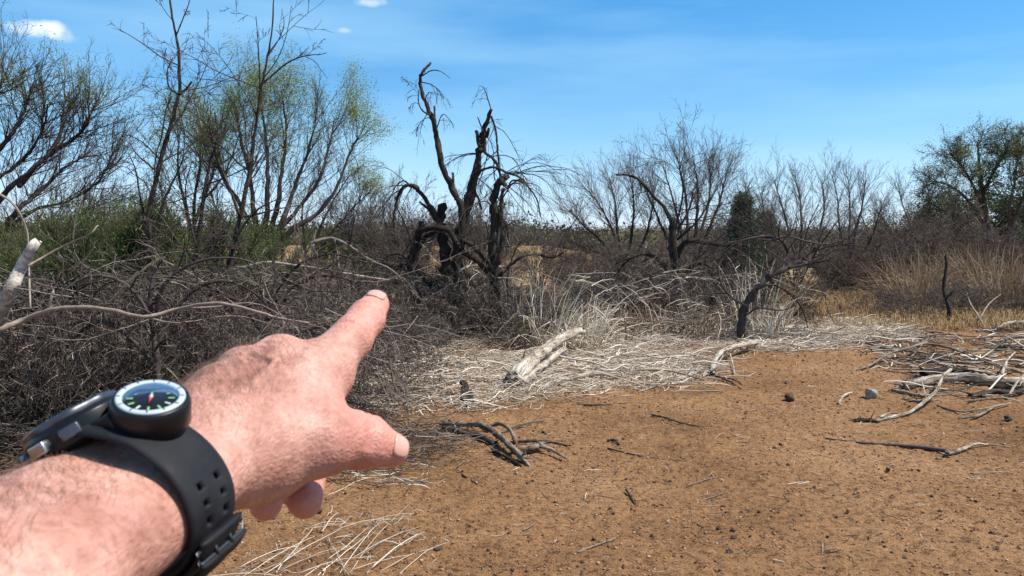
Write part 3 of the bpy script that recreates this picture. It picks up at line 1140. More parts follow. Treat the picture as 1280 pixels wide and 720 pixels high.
hs = N(nt, 'ShaderNodeMath', operation='MULTIPLY_ADD')
nt.links.new(nc.outputs['Fac'], hs.inputs[0])
hs.inputs[1].default_value = 0.45
nt.links.new(nb.outputs['Fac'], hs.inputs[2])
nt.links.new(hs.outputs[0], bp.inputs['Height'])
nt.links.new(bp.outputs[0], b.inputs['Normal'])
ground = link('ground', quads_mesh('ground', gv, gq, MATS['soil'], True))
tag(ground, 'bare reddish brown soil of the clearing', None, None, 'structure')

# ------------------------------------------------------------------ growth of branches
def _rot(d, ang, rng):
    """turn unit vector d by ang about a random azimuth"""
    x, y, z = d
    if abs(z) < 0.9:
        ux, uy, uz = y, -x, 0.0
    else:
        ux, uy, uz = 0.0, z, -y
    l = math.sqrt(ux * ux + uy * uy + uz * uz)
    ux, uy, uz = ux / l, uy / l, uz / l
    vx, vy, vz = y * uz - z * uy, z * ux - x * uz, x * uy - y * ux
    a = rng.random() * 6.2832
    c, s = math.cos(a), math.sin(a)
    wx, wy, wz = ux * c + vx * s, uy * c + vy * s, uz * c + vz * s
    ca, sa = math.cos(ang), math.sin(ang)
    return (x * ca + wx * sa, y * ca + wy * sa, z * ca + wz * sa)


def grow(rng, p, d, L, r, lv, prm, out, tips=None):
    seg = prm['seg'][lv]
    wig = prm['wig'][lv]
    up = prm['up'][lv]
    st = L / seg
    pts, rad, dirs = [p], [r], [d]
    x, y, z = p
    tip = prm.get('tip', 0.35)
    bend = (rng.gauss(0, 1) * wig * .5, rng.gauss(0, 1) * wig * .5, rng.gauss(0, 1) * wig * .5)
    for i in range(seg):
        dx = d[0] + rng.gauss(0, wig) + bend[0]
        dy = d[1] + rng.gauss(0, wig) + bend[1]
        dz = d[2] + rng.gauss(0, wig) + bend[2] + up
        l = math.sqrt(dx * dx + dy * dy + dz * dz) or 1
        d = (dx / l, dy / l, dz / l)
        x, y, z = x + d[0] * st, y + d[1] * st, z + d[2] * st
        if z < 0.01 and d[2] < 0:
            z = 0.01 + rng.random() * .03
            d = (d[0], d[1], 0.05)
        t = (i + 1) / seg
        pts.append((x, y, z))
        rad.append(r * (1 - (1 - tip) * t))
        dirs.append(d)
    out[lv].append((pts, rad))
    if lv + 1 >= len(prm['seg']):
        if tips is not None:
            tips.append((pts[-1], d))
            if seg > 2:
                tips.append((pts[seg // 2], d))
        return
    n = prm['n'][lv]
    n = max(1, int(n * (0.75 + 0.5 * rng.random())))
    t0 = prm['t0'][lv]
    a0, a1 = prm['ang'][lv]
    for j in range(n):
        t = t0 + (1 - t0) * (j + rng.random()) / n
        f = t * seg
        i = min(seg - 1, int(f))
        f -= i
        q = tuple(pts[i][k_] * (1 - f) + pts[i + 1][k_] * f for k_ in (0, 1, 2))
        nd_ = _rot(dirs[i + 1], math.radians(rng.uniform(a0, a1)), rng)
        ll = L * prm['rat'][lv] * (1.15 - 0.55 * t) * rng.uniform(0.65, 1.2)
        rr = max(prm['rmin'], (rad[i] * (1 - f) + rad[i + 1] * f) * prm['rr'][lv])
        grow(rng, q, nd_, ll, rr, lv + 1, prm, out, tips)


BROOM = dict(seg=[7, 6, 5, 4, 3], wig=[.09, .12, .13, .15, .16], up=[.03, .07, .08, .06, .04], n=[9, 7, 6, 5], t0=[.2, .15, .1, .1],
             ang=[(22, 50), (20, 48), (18, 45), (18, 50)], rat=[.62, .60, .52, .45], rr=[.55, .55, .55, .6], rmin=.0028)
SPREAD = dict(seg=[7, 6, 5, 4, 3], wig=[.12, .16, .17, .18, .2], up=[.02, .0, .01, .02, .02], n=[7, 6, 6, 5], t0=[.3, .2, .12, .1],
              ang=[(30, 65), (28, 60), (25, 60), (25, 65)], rat=[.66, .6, .52, .46], rr=[.6, .55, .55, .6], rmin=.0028)
TANGLE = dict(seg=[8, 7, 6, 5], wig=[.12, .15, .17, .18], up=[-.035, -.05, -.05, -.03], n=[9, 7, 5], t0=[.15, .12, .1],
              ang=[(22, 70), (20, 65), (18, 60)], rat=[.62, .60, .52], rr=[.5, .55, .65], rmin=.0040)


def bush(name, label, cat, loc, seed, h, stems, prm, mats=('bark_dark', 'twig_grey'), r0=.03, spread=35, group=None, split=2,
         H=None, leaf=None, leaf_n=0, leaf_size=.02, leaf_zmin=.0, lean=(0, 0), squash=1.0, foot=.15, sub='trunk', leaf_clump=.12, hjit=.3, leaf_prob=1.0):
    """a woody plant: stem levels < split go in the trunk mesh, the finer ones in the crown mesh, leaves a third"""
    rng = random.Random(seed)
    out = [[] for _ in prm['seg']]
    tips = []
    for s in range(stems):
        az = (s + rng.random()) / stems * 6.283
        el = math.radians(rng.uniform(spread * .25, spread))
        d = (math.sin(el) * math.cos(az) + lean[0], math.sin(el) * math.sin(az) + lean[1], math.cos(el))
        l = math.sqrt(sum(c * c for c in d))
        d = tuple(c / l for c in d)
        p = (math.cos(az) * foot * rng.random(), math.sin(az) * foot * rng.random(), 0.0 if foot > 0 else 0)
        grow(rng, p, d, h * rng.uniform(1 - hjit, 1.0), r0 * rng.uniform(.6, 1.1), 0, prm, out, tips)
    t = thing(name, label, cat, loc, group)
    if H:
        zs = np.array([q[0][-1][2] for lv in out for q in lv])
        f = H / np.percentile(zs, 99.4)
        out = [[([(a * f, b_ * f, c * f) for a, b_, c in pts], [x * min(1.25, max(.8, f)) for x in rd]) for pts, rd in lv] for lv in out]
        tips = [((q[0] * f, q[1] * f, q[2] * f), d_) for q, d_ in tips]

    def sq(polys):
        return polys if squash == 1 else [([(a, b_, c * squash) for a, b_, c in pts], rd) for pts, rd in polys]
    big = [p for lv in range(split) for p in out[lv]]
    small = [p for lv in range(split, len(out)) for p in out[lv]]
    link(sub, tubes(sub, sq(big), 6, MATS[mats[0]], rough=.12, seed=seed, caps=False), t)
    link('crown', tubes('crown', sq(small), 3, MATS[mats[1]], seed=seed + 1, caps=False), t)
    if leaf:
        rs_ = np.random.RandomState(seed)
        tp = np.array([q for q, _ in tips])
        tp[:, 2] *= squash
        zmin = leaf_zmin * tp[:, 2].max()
        tp = tp[tp[:, 2] > zmin + rs_.rand(len(tp)) * .25 * tp[:, 2].max() * (leaf_zmin > 0)]
        # leaves come in patches: keep tips where a coarse noise is high
        keep = vnoise(tp[:, 0] * 1.3 + seed, tp[:, 2] * 1.3 + tp[:, 1], seed) < leaf_prob
        tp = tp[keep] if keep.any() else tp
        link('foliage', leaf_mesh('foliage', tp, leaf_n, leaf_size, leaf_clump, MATS[leaf], rs_), t)
    return t


def leaf_mesh(name, centers, n, size, clump, mat, rs_, up=.0):
    c = centers[rs_.randint(0, len(centers), n)] + rs_.randn(n, 3) * clump
    a = rs_.randn(n, 3)
    a /= np.linalg.norm(a, axis=1, keepdims=True)
    a[:, 2] = a[:, 2] * .7 + up
    b_ = np.cross(a, rs_.randn(n, 3))
    b_ /= np.linalg.norm(b_, axis=1, keepdims=True)
    s = size * rs_.uniform(.6, 1.4, (n, 1))
    w = s * .34
    v = np.stack([c - a * s, c + b_ * w, c + a * s, c - b_ * w], axis=1).reshape(-1, 3)
    q = np.arange(n * 4).reshape(-1, 4)
    return quads_mesh(name, v, q, mat, False, np.repeat(rs_.rand(n), 4))


def clone(root, name, label, cat, loc, rz, s=1.0, group=None):
    r = root.copy()
    COL.objects.link(r)
    r.name = name
    r.location = loc
    r.rotation_euler = (0, 0, rz)
    r.scale = s if isinstance(s, tuple) else (s, s, s)
    r['label'], r['category'] = label, cat
    if group:
        r['group'] = group
    for ch in list(root.children):
        c = ch.copy()
        COL.objects.link(c)
        c.parent = r
    return r


def at(px, d, sink=.03):
    x = (px - 640) / FPX * d / (_cp + (360 - HORIZ) / FPX * _sp) * 1.0
    return (x, d, float(gh_np(np.array(x), np.array(d)) + bank_h(np.array(x), np.array(d))) - sink)


def hgt(py, d):
    return CH + (HORIZ - py) / FPX * d


# ------------------------------------------------------------------ far scrub on the rising ground (reads as one mass)
rs = np.random.RandomState(11)
fc = []
n_far = 5200
yy = 46 + 260 * rs.rand(n_far) ** 1.7
xx = (rs.rand(n_far) * 2.0 - 1.0) * (yy * .78 + 10)
for x, y in zip(xx, yy):
    fc.append((x, y))
fc = np.array(fc)
keepm = vnoise(fc[:, 0] * .09, fc[:, 1] * .05, 9) > .30
fc = fc[keepm]
fz = gh_np(fc[:, 0], fc[:, 1]) + bank_h(fc[:, 0], fc[:, 1])
sz = rs.uniform(.5, 1.25, len(fc)) * (1 + fc[:, 1] / 220)
nl = 110
C = np.repeat(np.stack([fc[:, 0], fc[:, 1], fz], 1), nl, 0)
S = np.repeat(sz, nl)[:, None]
off = rs.randn(len(C), 3) * np.array([.62, .62, .34])
off[:, 2] = np.abs(off[:, 2]) * 1.5
c_ = C + off * S
a = rs.randn(len(C), 3)
a /= np.linalg.norm(a, axis=1, keepdims=True)
b_ = np.cross(a, rs.randn(len(C), 3))
b_ /= np.linalg.norm(b_, axis=1, keepdims=True)
s_ = S * rs.uniform(.045, .12, (len(C), 1))
v = np.stack([c_ - a * s_, c_ + b_ * s_ * .6, c_ + a * s_, c_ - b_ * s_ * .6], 1).reshape(-1, 3)
leafmat('scrub_far', [(0.05, 0.058, 0.03), (0.085, 0.085, 0.042), (0.12, 0.10, 0.065), (0.10, 0.12, 0.05)], .15)
o = link('far_scrub', quads_mesh('far_scrub', v, np.arange(len(v)).reshape(-1, 4), MATS['scrub_far'], False, np.repeat(np.repeat(rs.rand(len(fc)), nl) * .7 + rs.rand(len(C)) * .3, 4)))
tag(o, 'distant olive and brown scrub covering the rising ground', None, None, 'stuff')
# ------------------------------------------------------------------ dead centre trees, built limb by limb
def limb(pts, d, r0, r1, dz=None, n=None):
    """pts in photo pixels at distance d (dz: offsets in depth per point) -> smooth polyline in world"""
    w = []
    for i, (px, py) in enumerate(pts):
        w.append(np.array(P(px, py, d + (dz[i] if dz else 0))))
    w = np.array(w)
    # catmull-rom
    n = n or max(6, 4 * len(pts))
    ext = np.vstack([2 * w[0] - w[1], w, 2 * w[-1] - w[-2]])
    o_ = []
    for t in np.linspace(0, len(pts) - 1, n):
        i = min(len(pts) - 2, int(t))
        f = t - i
        p0, p1, p2, p3 = ext[i], ext[i + 1], ext[i + 2], ext[i + 3]
        o_.append(.5 * ((2 * p1) + (-p0 + p2) * f + (2 * p0 - 5 * p1 + 4 * p2 - p3) * f * f + (-p0 + 3 * p1 - 3 * p2 + p3) * f ** 3))
    return np.array(o_), list(np.linspace(r0, r1, n))


def knobble(pr, rng, amt, rv=1.0):
    pts, rad = pr
    pts = pts + rng.randn(*pts.shape) * amt
    rad = [r * (1 + rng.uniform(-.16, .18) * rv) for r in rad]
    return pts, rad


DROOP = dict(seg=[8, 6, 5], wig=[.10, .13, .15], up=[-.13, -.18, -.14], n=[5, 4], t0=[.25, .15], ang=[(15, 45), (15, 50)], rat=[.6, .5], rr=[.45, .6], rmin=.0032)
STIFF = dict(seg=[6, 5, 4], wig=[.12, .15, .18], up=[.03, .02, .0], n=[6, 5], t0=[.2, .1], ang=[(25, 60), (20, 60)], rat=[.5, .5], rr=[.5, .6], rmin=.003)


def limb_tree(name, label, cat, d, limbs, seed, sprays, mats=('bark_black', 'twig_dark'), group=None, k=9, jit=.35):
    """limbs: list of (pts, r0, r1). sprays: list of (limb index, count, length, prm, t range)"""
    rng = np.random.RandomState(seed)
    rp = random.Random(seed)
    big, out, small = [], [[], [], []], []
    for pts, r0, r1 in limbs:
        r0, r1 = r0 * .86, r1 * .86
        dz = list(np.cumsum(rng.uniform(-jit, jit, len(pts))) * .35)
        if len(pts) > 1:
            dz[0] = rng.uniform(-.05, .05)
        n = max(8, 5 * len(pts))
        big.append(knobble(limb(pts, d, r0, r1, dz, n), rng, r0 * .09))
    for li, cnt, L, prm, (t0, t1) in sprays:
        pts, rad = big[li]
        for c in range(cnt):
            t = rp.uniform(t0, t1) * (len(pts) - 1)
            i = min(len(pts) - 2, int(t))
            p = pts[i] * (1 - t + i) + pts[i + 1] * (t - i)
            dd = pts[i + 1] - pts[i]
            dd = tuple(dd / np.linalg.norm(dd))
            dd = _rot(dd, math.radians(rp.uniform(25, 80)), rp)
            grow(rp, tuple(p), dd, L * rp.uniform(.5, 1.45), min(rad[i] * .5, .009 + .005 * rp.random()), 0, prm, out)
    base = big[0][0][0].copy()
    base[2] = 0
    t = thing(name, label, cat, tuple(base), group)
    link('trunk', tubes('trunk', big, k, MATS[mats[0]], origin=base, rough=.16, seed=seed), t)
    small = [p for o_ in out for p in o_]
    if small:
        link('crown', tubes('crown', small, 4, MATS[mats[1]], origin=base, seed=seed, caps=False), t)
    return t


D1 = 13.4
limb_tree('dead_tree', 'blackened dead tree forking into two leaning bare trunks, the tallest snag', 'dead tree', D1, [
    ([(572, 415), (575, 370), (572, 320), (578, 285), (590, 240), (597, 205), (601, 180), (606, 158), (615, 135)], .16, .028),
    ([(576, 300), (577, 262), (565, 235), (553, 208), (546, 172), (541, 150), (532, 128), (525, 104), (529, 90), (538, 79)], .075, .022),
    ([(548, 180), (544, 158), (543, 133)], .035, .018),
    ([(601, 190), (598, 175), (595, 163)], .045, .03),
    ([(604, 178), (611, 160), (608, 172), (597, 146)], .024, .01),
    ([(606, 176), (606, 190), (616, 198), (624, 212), (626, 232)], .035, .022),
    ([(614, 145), (620, 165), (622, 190), (625, 215)], .022, .014),
    ([(594, 216), (604, 212), (618, 209), (634, 216), (650, 222), (664, 238), (672, 252), (676, 272)], .030, .010),
    ([(560, 350), (556, 310), (551, 285), (553, 255)], .125, .075),
    ([(570, 250), (567, 236), (566, 216)], .03, .02),
    ([(555, 290), (540, 262), (525, 240), (512, 231), (500, 240), (493, 262), (492, 285)], .06, .016),
    ([(545, 275), (536, 262), (524, 252)], .04, .018),
    ([(590, 240), (597, 246), (602, 262)], .03, .02),
    ([(541, 146), (528, 138), (523, 126), (524, 112)], .018, .008),
    ([(527, 95), (540, 88), (552, 90), (563, 98)], .014, .004),
    ([(512, 231), (504, 226), (494, 234), (487, 250)], .018, .006),
], 31, [(7, 10, .9, DROOP, (.3, 1)), (6, 5, .7, DROOP, (.1, 1)), (1, 5, .6, DROOP, (.35, 1)), (10, 6, .9, DROOP, (.3, 1)), (0, 5, .7, DROOP, (.6, 1)), (5, 5, .9, DROOP, (.3, 1)), (13, 4, .4, DROOP, (.2, 1)), (15, 6, .8, DROOP, (.2, 1))])

limb_tree('dead_tree', 'gnarled dead tree stump with knotted top, right of the tallest black snag', 'dead tree', 13.0, [
    ([(618, 412), (619, 370), (617, 320), (619, 280), (617, 250), (624, 228), (632, 222)], .105, .060),
    ([(622, 330), (628, 300), (626, 262), (629, 235)], .05, .035),
    ([(632, 232), (627, 226), (636, 220)], .055, .04),
    ([(624, 345), (650, 322), (672, 318), (690, 322), (705, 316)], .035, .014),
    ([(626, 270), (634, 285), (636, 310)], .03, .012),
    ([(616, 340), (604, 320), (588, 305), (575, 300)], .06, .04),
    ([(618, 350), (596, 325), (578, 315), (562, 290), (545, 284), (528, 288)], .06, .05),
    ([(636, 380), (634, 350), (641, 320), (652, 300)], .02, .010),
    ([(648, 225), (656, 228), (640, 226), (634, 240)], .02, .015),
], 37, [(1, 8, .8, DROOP, (.4, 1)), (3, 7, .7, STIFF, (.2, 1)), (0, 6, .8, DROOP, (.3, .9)), (4, 4, .6, DROOP, (.3, 1)), (6, 4, .6, STIFF, (.3, 1))])

limb_tree('dead_tree', 'short broken black snag with arching stubs, left of the tallest snag', 'dead tree', 13.9, [
    ([(530, 410), (520, 370), (513, 330), (522, 300), (527, 278)], .11, .06),
    ([(516, 325), (528, 300), (545, 290), (556, 296)], .07, .04),
    ([(600, 410), (575, 385), (545, 355), (515, 335), (485, 330), (462, 322), (440, 306), (425, 303)], .11, .03),
    ([(548, 360), (520, 352), (496, 355), (474, 372)], .05, .02),
    ([(520, 340), (505, 320), (490, 318), (470, 330)], .04, .015),
    ([(590, 410), (572, 378), (548, 335)], .05, .03),
    ([(640, 405), (610, 380), (585, 345), (566, 322)], .08, .05),
], 41, [(2, 16, .9, DROOP, (.2, 1)), (3, 7, .8, DROOP, (.2, 1)), (4, 8, .7, STIFF, (.2, 1)), (1, 6, .6, STIFF, (.2, 1)), (6, 5, .7, STIFF, (.2, 1))])

# tree with pale patch and broken hanging limb, middle right
limb_tree('dead_tree', 'dead tree with pale torn patch and broken limb bending left, behind the reeds', 'dead tree', 16.0, [
    ([(846, 410), (842, 370), (845, 335), (840, 300), (841, 272)], .13, .08),
    ([(841, 280), (832, 262), (815, 243), (800, 226), (785, 219), (770, 219)], .05, .018),
    ([(800, 228), (802, 238)], .025, .015),
    ([(846, 320), (858, 302), (880, 302), (905, 306), (925, 300), (945, 295)], .075, .03),
    ([(838, 340), (820, 322), (800, 318), (780, 330), (765, 350)], .05, .016),
    ([(842, 300), (852, 280), (862, 260), (866, 240)], .035, .014),
    ([(880, 400), (896, 360), (905, 330), (925, 305)], .09, .05),
    ([(848, 350), (870, 330), (890, 335), (905, 360)], .04, .014),
    ([(842, 290), (850, 262), (854, 236), (850, 212), (856, 190)], .03, .008),
    ([(846, 300), (872, 276), (888, 250), (902, 226)], .03, .008),
], 43, [(3, 14, 1.0, STIFF, (.1, 1)), (4, 12, 1.0, DROOP, (.1, 1)), (5, 7, .8, STIFF, (.1, 1)), (6, 10, 1.0, STIFF, (.1, 1)), (1, 3, .5, DROOP, (.3, 1)), (7, 9, .8, DROOP, (.1, 1)), (8, 14, 1.0, STIFF, (.1, 1)), (9, 14, 1.0, STIFF, (.1, 1))])
# the pale torn wood where the limb broke away
pv = []
for q in range(7):
    pv.append(limb([(838 + q * 1.2, 300 - q), (840 + q * .9, 288), (842 + q * .6, 276 + q)], 15.88 - .004 * q, .018, .012, None, 6))
_p = [o for o in COL.objects if o.name.startswith('dead_tree')][-1]
_b = np.array(_p.location)
link('torn_wood', tubes('torn_wood', pv, 6, MATS['wood_white'], origin=_b, rough=.3), _p)

# curved living-dark tree on the right of the reeds
limb_tree('leaning_tree', 'dark tree with curved trunk sweeping up to the right, beside the fallen white branch', 'dead tree', 12.6, [
    ([(926, 432), (927, 405), (932, 382), (946, 362), (962, 345), (985, 335), (1005, 322), (1022, 308)], .085, .028),
    ([(960, 347), (975, 332), (985, 316), (975, 300), (955, 295), (935, 292)], .045, .016),
    ([(985, 335), (1010, 330), (1040, 322), (1062, 300), (1073, 272)], .028, .008),
    ([(946, 362), (965, 356), (985, 366), (1002, 385), (1010, 410)], .020, .008),
    ([(965, 300), (985, 296), (1010, 302), (1035, 305), (1062, 298), (1085, 300)], .020, .008),
    ([(930, 395), (950, 385), (975, 388), (995, 382)], .018, .008),
    ([(1005, 322), (1020, 335), (1030, 355), (1032, 375)], .016, .006),
    ([(955, 295), (930, 300), (910, 312), (896, 330)], .022, .008),
    ([(932, 382), (915, 372), (902, 355), (898, 335)], .025, .010),
], 47, [(0, 8, .8, STIFF, (.4, 1)), (1, 14, .8, STIFF, (.3, 1)), (2, 8, .8, STIFF, (.1, 1)), (3, 5, .5, DROOP, (.1, 1)), (4, 12, .8, STIFF, (.1, 1)), (5, 6, .5, STIFF, (.1, 1)), (6, 6, .5, DROOP, (.1, 1)), (7, 8, .7, DROOP, (.1, 1)), (8, 8, .6, STIFF, (.1, 1))], mats=('bark_dark', 'twig_dark'))

# tall thin saplings on the left
limb_tree('bare_sapling', 'tall slender black sapling, tallest bare stem left of the green-tipped tree', 'sapling', 9.6, [
    ([(182, 430), (186, 350), (186, 270), (195, 225), (208, 175), (218, 140), (224, 112), (223, 60), (216, 25), (209, -25)], .045, .010),
    ([(224, 118), (232, 112), (240, 102)], .018, .012),
    ([(220, 45), (228, 25), (236, 5), (243, -20)], .010, .004),
    ([(224, 118), (212, 110), (209, 90), (216, 72)], .014, .006),
    ([(214, 120), (207, 140), (202, 170), (195, 195), (192, 230)], .012, .007),
    ([(186, 330), (202, 260), (222, 215), (232, 190)], .025, .006),
    ([(187, 300), (176, 250), (170, 215), (160, 190)], .018, .005),
    ([(208, 60), (206, 70), (214, 85), (220, 90)], .005, .004),
], 53, [(0, 10, .7, STIFF, (.3, 1)), (1, 2, .3, STIFF, (.3, 1)), (3, 2, .5, STIFF, (.2, 1)), (5, 6, .8, STIFF, (.2, 1)), (6, 6, .7, STIFF, (.2, 1)), (4, 3, .5, STIFF, (.2, 1)), (2, 3, .3, STIFF, (.2, 1))], mats=('bark_black', 'twig_dark'), k=7, jit=.15)
limb_tree('bare_sapling', 'slim dark sapling with top bent right into a thin arch before the green-tipped tree', 'sapling', 9.2, [
    ([(262, 430), (275, 380), (288, 320), (300, 270), (312, 215), (318, 170), (325, 120), (332, 85), (340, 40), (342, -15)], .040, .007),
    ([(328, 105), (345, 90), (360, 78), (380, 70), (400, 68), (408, 66)], .014, .004),
    ([(380, 70), (392, 76), (402, 88), (409, 98)], .006, .003),
    ([(325, 112), (324, 80), (322, 45), (320, 20)], .012, .004),
    ([(300, 270), (285, 230), (270, 195), (262, 160)], .02, .005),
    ([(335, 70), (348, 50), (355, 30), (352, 12)], .008, .003),
    ([(285, 330), (300, 290), (322, 262), (345, 250)], .02, .006),
], 59, [(0, 12, .9, STIFF, (.3, .85)), (4, 6, .8, STIFF, (.2, 1)), (6, 7, .8, STIFF, (.2, 1)), (1, 2, .25, STIFF, (.2, .8)), (3, 2, .3, STIFF, (.2, 1))], mats=('bark_black', 'twig_dark'), k=7, jit=.15)
limb_tree('bare_sapling', 'dark forked sapling standing between the two tall slender stems', 'sapling', 9.9, [
    ([(228, 440), (238, 370), (246, 310), (254, 250), (262, 205), (272, 170), (268, 140)], .042, .008),
    ([(246, 310), (236, 270), (232, 235), (240, 200)], .018, .005),
    ([(254, 250), (276, 225), (292, 190), (300, 165)], .016, .005),
], 61, [(0, 12, .9, STIFF, (.3, 1)), (1, 6, .7, STIFF, (.2, 1)), (2, 6, .7, STIFF, (.2, 1))], mats=('bark_black', 'twig_dark'), k=7, jit=.15)

# ------------------------------------------------------------------ trees and bushes behind
FINE = dict(seg=[7, 5, 4], wig=[.07, .10, .13], up=[.05, .05, .03], n=[7, 5], t0=[.12, .12], ang=[(14, 38), (16, 42)], rat=[.52, .48], rr=[.5, .6], rmin=.0026, tip=.25)


def fan_tree(name, label, d, limbs, seed, per, L, prm=FINE, mats=('bark_dark', 'twig_dark'), t_lo=.3, ang=(14, 45), leaf=None, leaf_n=0, leaf_size=.02,
             leaf_clump=.08, zfrac=(.5, .8), spread=.5, r_tw=.009, cat='tree', group=None, prob=1.0, rs_amt=.10):
    """limbs drawn in the photo's pixels at distance d; finer branches grow from them, leaves sit at the upper tips"""
    rg = random.Random(seed)
    rn = np.random.RandomState(seed)
    big, out, tips = [], [[], [], [], []], []
    for pts, r0, r1 in limbs:
        dz = list(np.cumsum(rn.uniform(-1, 1, len(pts))) * spread)
        dz[0] = 0
        big.append(knobble(limb(pts, d, r0, r1, dz, 5 * len(pts)), rn, r0 * .12))
    for pts, rad in big:
        m_ = len(pts)
        for c in range(per):
            t = (t_lo + (1 - t_lo) * rg.random() ** .85) * (m_ - 1)
            i = min(m_ - 2, int(t))
            dd = pts[i + 1] - pts[i]
            dd = _rot(tuple(dd / np.linalg.norm(dd)), math.radians(rg.uniform(*ang)), rg)
            grow(rg, tuple(pts[i]), dd, L * rg.uniform(.45, 1.15), min(r_tw, rad[i] * .7), 0, prm, out, tips)
    base = big[0][0][0].copy()
    base[2] = min(base[2], .3)
    t = thing(name, label, cat, tuple(base), group)
    link('trunk', tubes('trunk', big, 7, MATS[mats[0]], origin=base, rough=rs_amt, seed=seed), t)
    link('crown', tubes('crown', [p for lv in out for p in lv], 3, MATS[mats[1]], origin=base, caps=False, seed=seed), t)
    if leaf:
        tp = np.array([q for q, _ in tips]) - base
        zt = np.percentile(tp[:, 2], 98)
        w_ = np.clip((tp[:, 2] / zt - zfrac[0]) / (zfrac[1] - zfrac[0]), 0, 1)
        keep = (rn.rand(len(tp)) < w_) & (vnoise(tp[:, 0] * 1.6 + seed, tp[:, 2] * 1.6 + tp[:, 1], seed) < prob)
        link('foliage', leaf_mesh('foliage', tp[keep], leaf_n, leaf_size, leaf_clump, MATS[leaf], rn), t)
    return t


fan_tree('bare_tree', 'wide bare tree with dense sweeping twigs at the left edge, under the larger small cloud', 11.5, [
    ([(-46, 420), (-36, 350), (-6, 300), (24, 262), (56, 233), (86, 206), (112, 191)], .062, .010),
    ([(-36, 350), (-21, 290), (4, 244), (39, 214), (72, 176), (80, 134), (86, 115)], .05, .009),
    ([(-36, 340), (-41, 260), (-16, 206), (14, 168), (32, 134), (39, 108)], .05, .009),
    ([(-26, 300), (-46, 214), (-36, 153), (-6, 119), (6, 98)], .045, .009),
    ([(4, 290), (44, 262), (84, 252), (124, 225), (144, 187)], .03, .007),
    ([(-6, 300), (24, 285), (56, 292), (94, 270), (134, 252)], .028, .007),
    ([(24, 233), (54, 199), (99, 168), (114, 142), (122, 127)], .04, .007),
    ([(-36, 244), (-6, 225), (29, 199), (54, 161), (60, 130)], .04, .007),
], 71, 34, .9, leaf='leaf_spring', leaf_n=5000, leaf_size=.016, zfrac=(.62, .9), prob=.5)
fan_tree('green_tipped_tree', 'bare tree with fresh light green leaves at its top, behind the tall slender saplings', 17.0, [
    ([(322, 400), (325, 330), (318, 270), (312, 220), (300, 170), (292, 120)], .09, .012),
    ([(325, 340), (332, 280), (335, 225), (332, 170), (325, 110)], .08, .012),
    ([(326, 320), (345, 265), (352, 215), (358, 165), (352, 115)], .07, .012),
    ([(328, 320), (352, 280), (368, 235), (385, 190), (396, 145)], .07, .010),
    ([(330, 330), (362, 290), (395, 268), (420, 235), (438, 190), (448, 170)], .07, .010),
    ([(322, 300), (300, 255), (280, 225), (268, 190), (258, 145)], .06, .010),
    ([(338, 300), (372, 262), (400, 222), (412, 180), (418, 150)], .05, .009),
    ([(322, 330), (296, 290), (275, 270), (262, 240)], .05, .009),
], 73, 26, 1.15, leaf='leaf_spring', leaf_n=36000, leaf_size=.021, zfrac=(.55, .85), prob=.60, leaf_clump=.11)
fan_tree('green_tipped_tree', 'narrower tree with pale green tips, left neighbour of the larger green-tipped tree', 18.0, [
    ([(240, 400), (243, 320), (242, 260), (248, 215), (252, 165)], .06, .010),
    ([(242, 300), (230, 250), (222, 205), (226, 160)], .05, .009),
    ([(243, 280), (258, 240), (272, 195), (276, 150)], .05, .009),
    ([(242, 330), (222, 290), (205, 250), (196, 215)], .05, .009),
], 74, 24, 1.0, leaf='leaf_spring', leaf_n=14000, leaf_size=.020, zfrac=(.6, .85), prob=.7)
fan_tree('green_tipped_tree', 'low tree spreading right with thin green tips, right neighbour of the larger green-tipped tree', 19.0, [
    ([(385, 380), (392, 320), (402, 280), (420, 245), (440, 215)], .05, .009),
    ([(390, 330), (412, 295), (440, 262), (462, 240)], .04, .008),
    ([(386, 350), (380, 300), (378, 260), (392, 225)], .04, .008),
], 75, 22, 1.0, leaf='leaf_spring', leaf_n=5000, leaf_size=.02, zfrac=(.6, .85), prob=.5)
B1 = bush('bare_shrub', 'grey bare shrub of upright twigs between the green-tipped trees and the dead snags', 'shrub', at(468, 20.0), 81, 2.2, 9, BROOM, H=3.40, r0=.035, spread=48, mats=('twig_dark', 'twig_sky'))
B2 = fan_tree('bare_shrub', 'pale grey bare bush with rounded twiggy head, left of the tree with the broken limb', 22.0, [
    ([(782, 380), (776, 320), (762, 280), (745, 250), (728, 232)], .05, .009),
    ([(780, 340), (772, 290), (768, 250), (762, 222)], .05, .009),
    ([(782, 350), (790, 290), (792, 250), (786, 215)], .05, .009),
    ([(778, 330), (750, 300), (728, 280), (712, 262)], .05, .009),
    ([(784, 340), (805, 300), (815, 262), (818, 235)], .05, .009),
    ([(784, 350), (758, 320), (735, 312), (712, 300)], .04, .008),
], 82, 34, 1.15, mats=('twig_dark', 'twig_sky'), cat='shrub')
B3 = fan_tree('bare_tree', 'tall bare grey tree with fine upright twigs, behind the tree with the broken limb', 21.0, [
    ([(862, 390), (858, 330), (850, 285), (840, 245), (828, 205)], .07, .010),
    ([(860, 340), (860, 290), (856, 240), (846, 192)], .06, .009),
    ([(862, 340), (870, 285), (872, 235), (866, 195)], .06, .009),
    ([(863, 340), (885, 290), (900, 250), (908, 215)], .06, .009),
    ([(864, 345), (898, 305), (922, 272), (936, 235)], .06, .009),
    ([(862, 330), (882, 270), (888, 230), (886, 200)], .05, .009),
    ([(858, 335), (835, 300), (818, 262), (806, 232)], .05, .009),
], 83, 30, 1.05, mats=('twig_dark', 'twig_sky'))
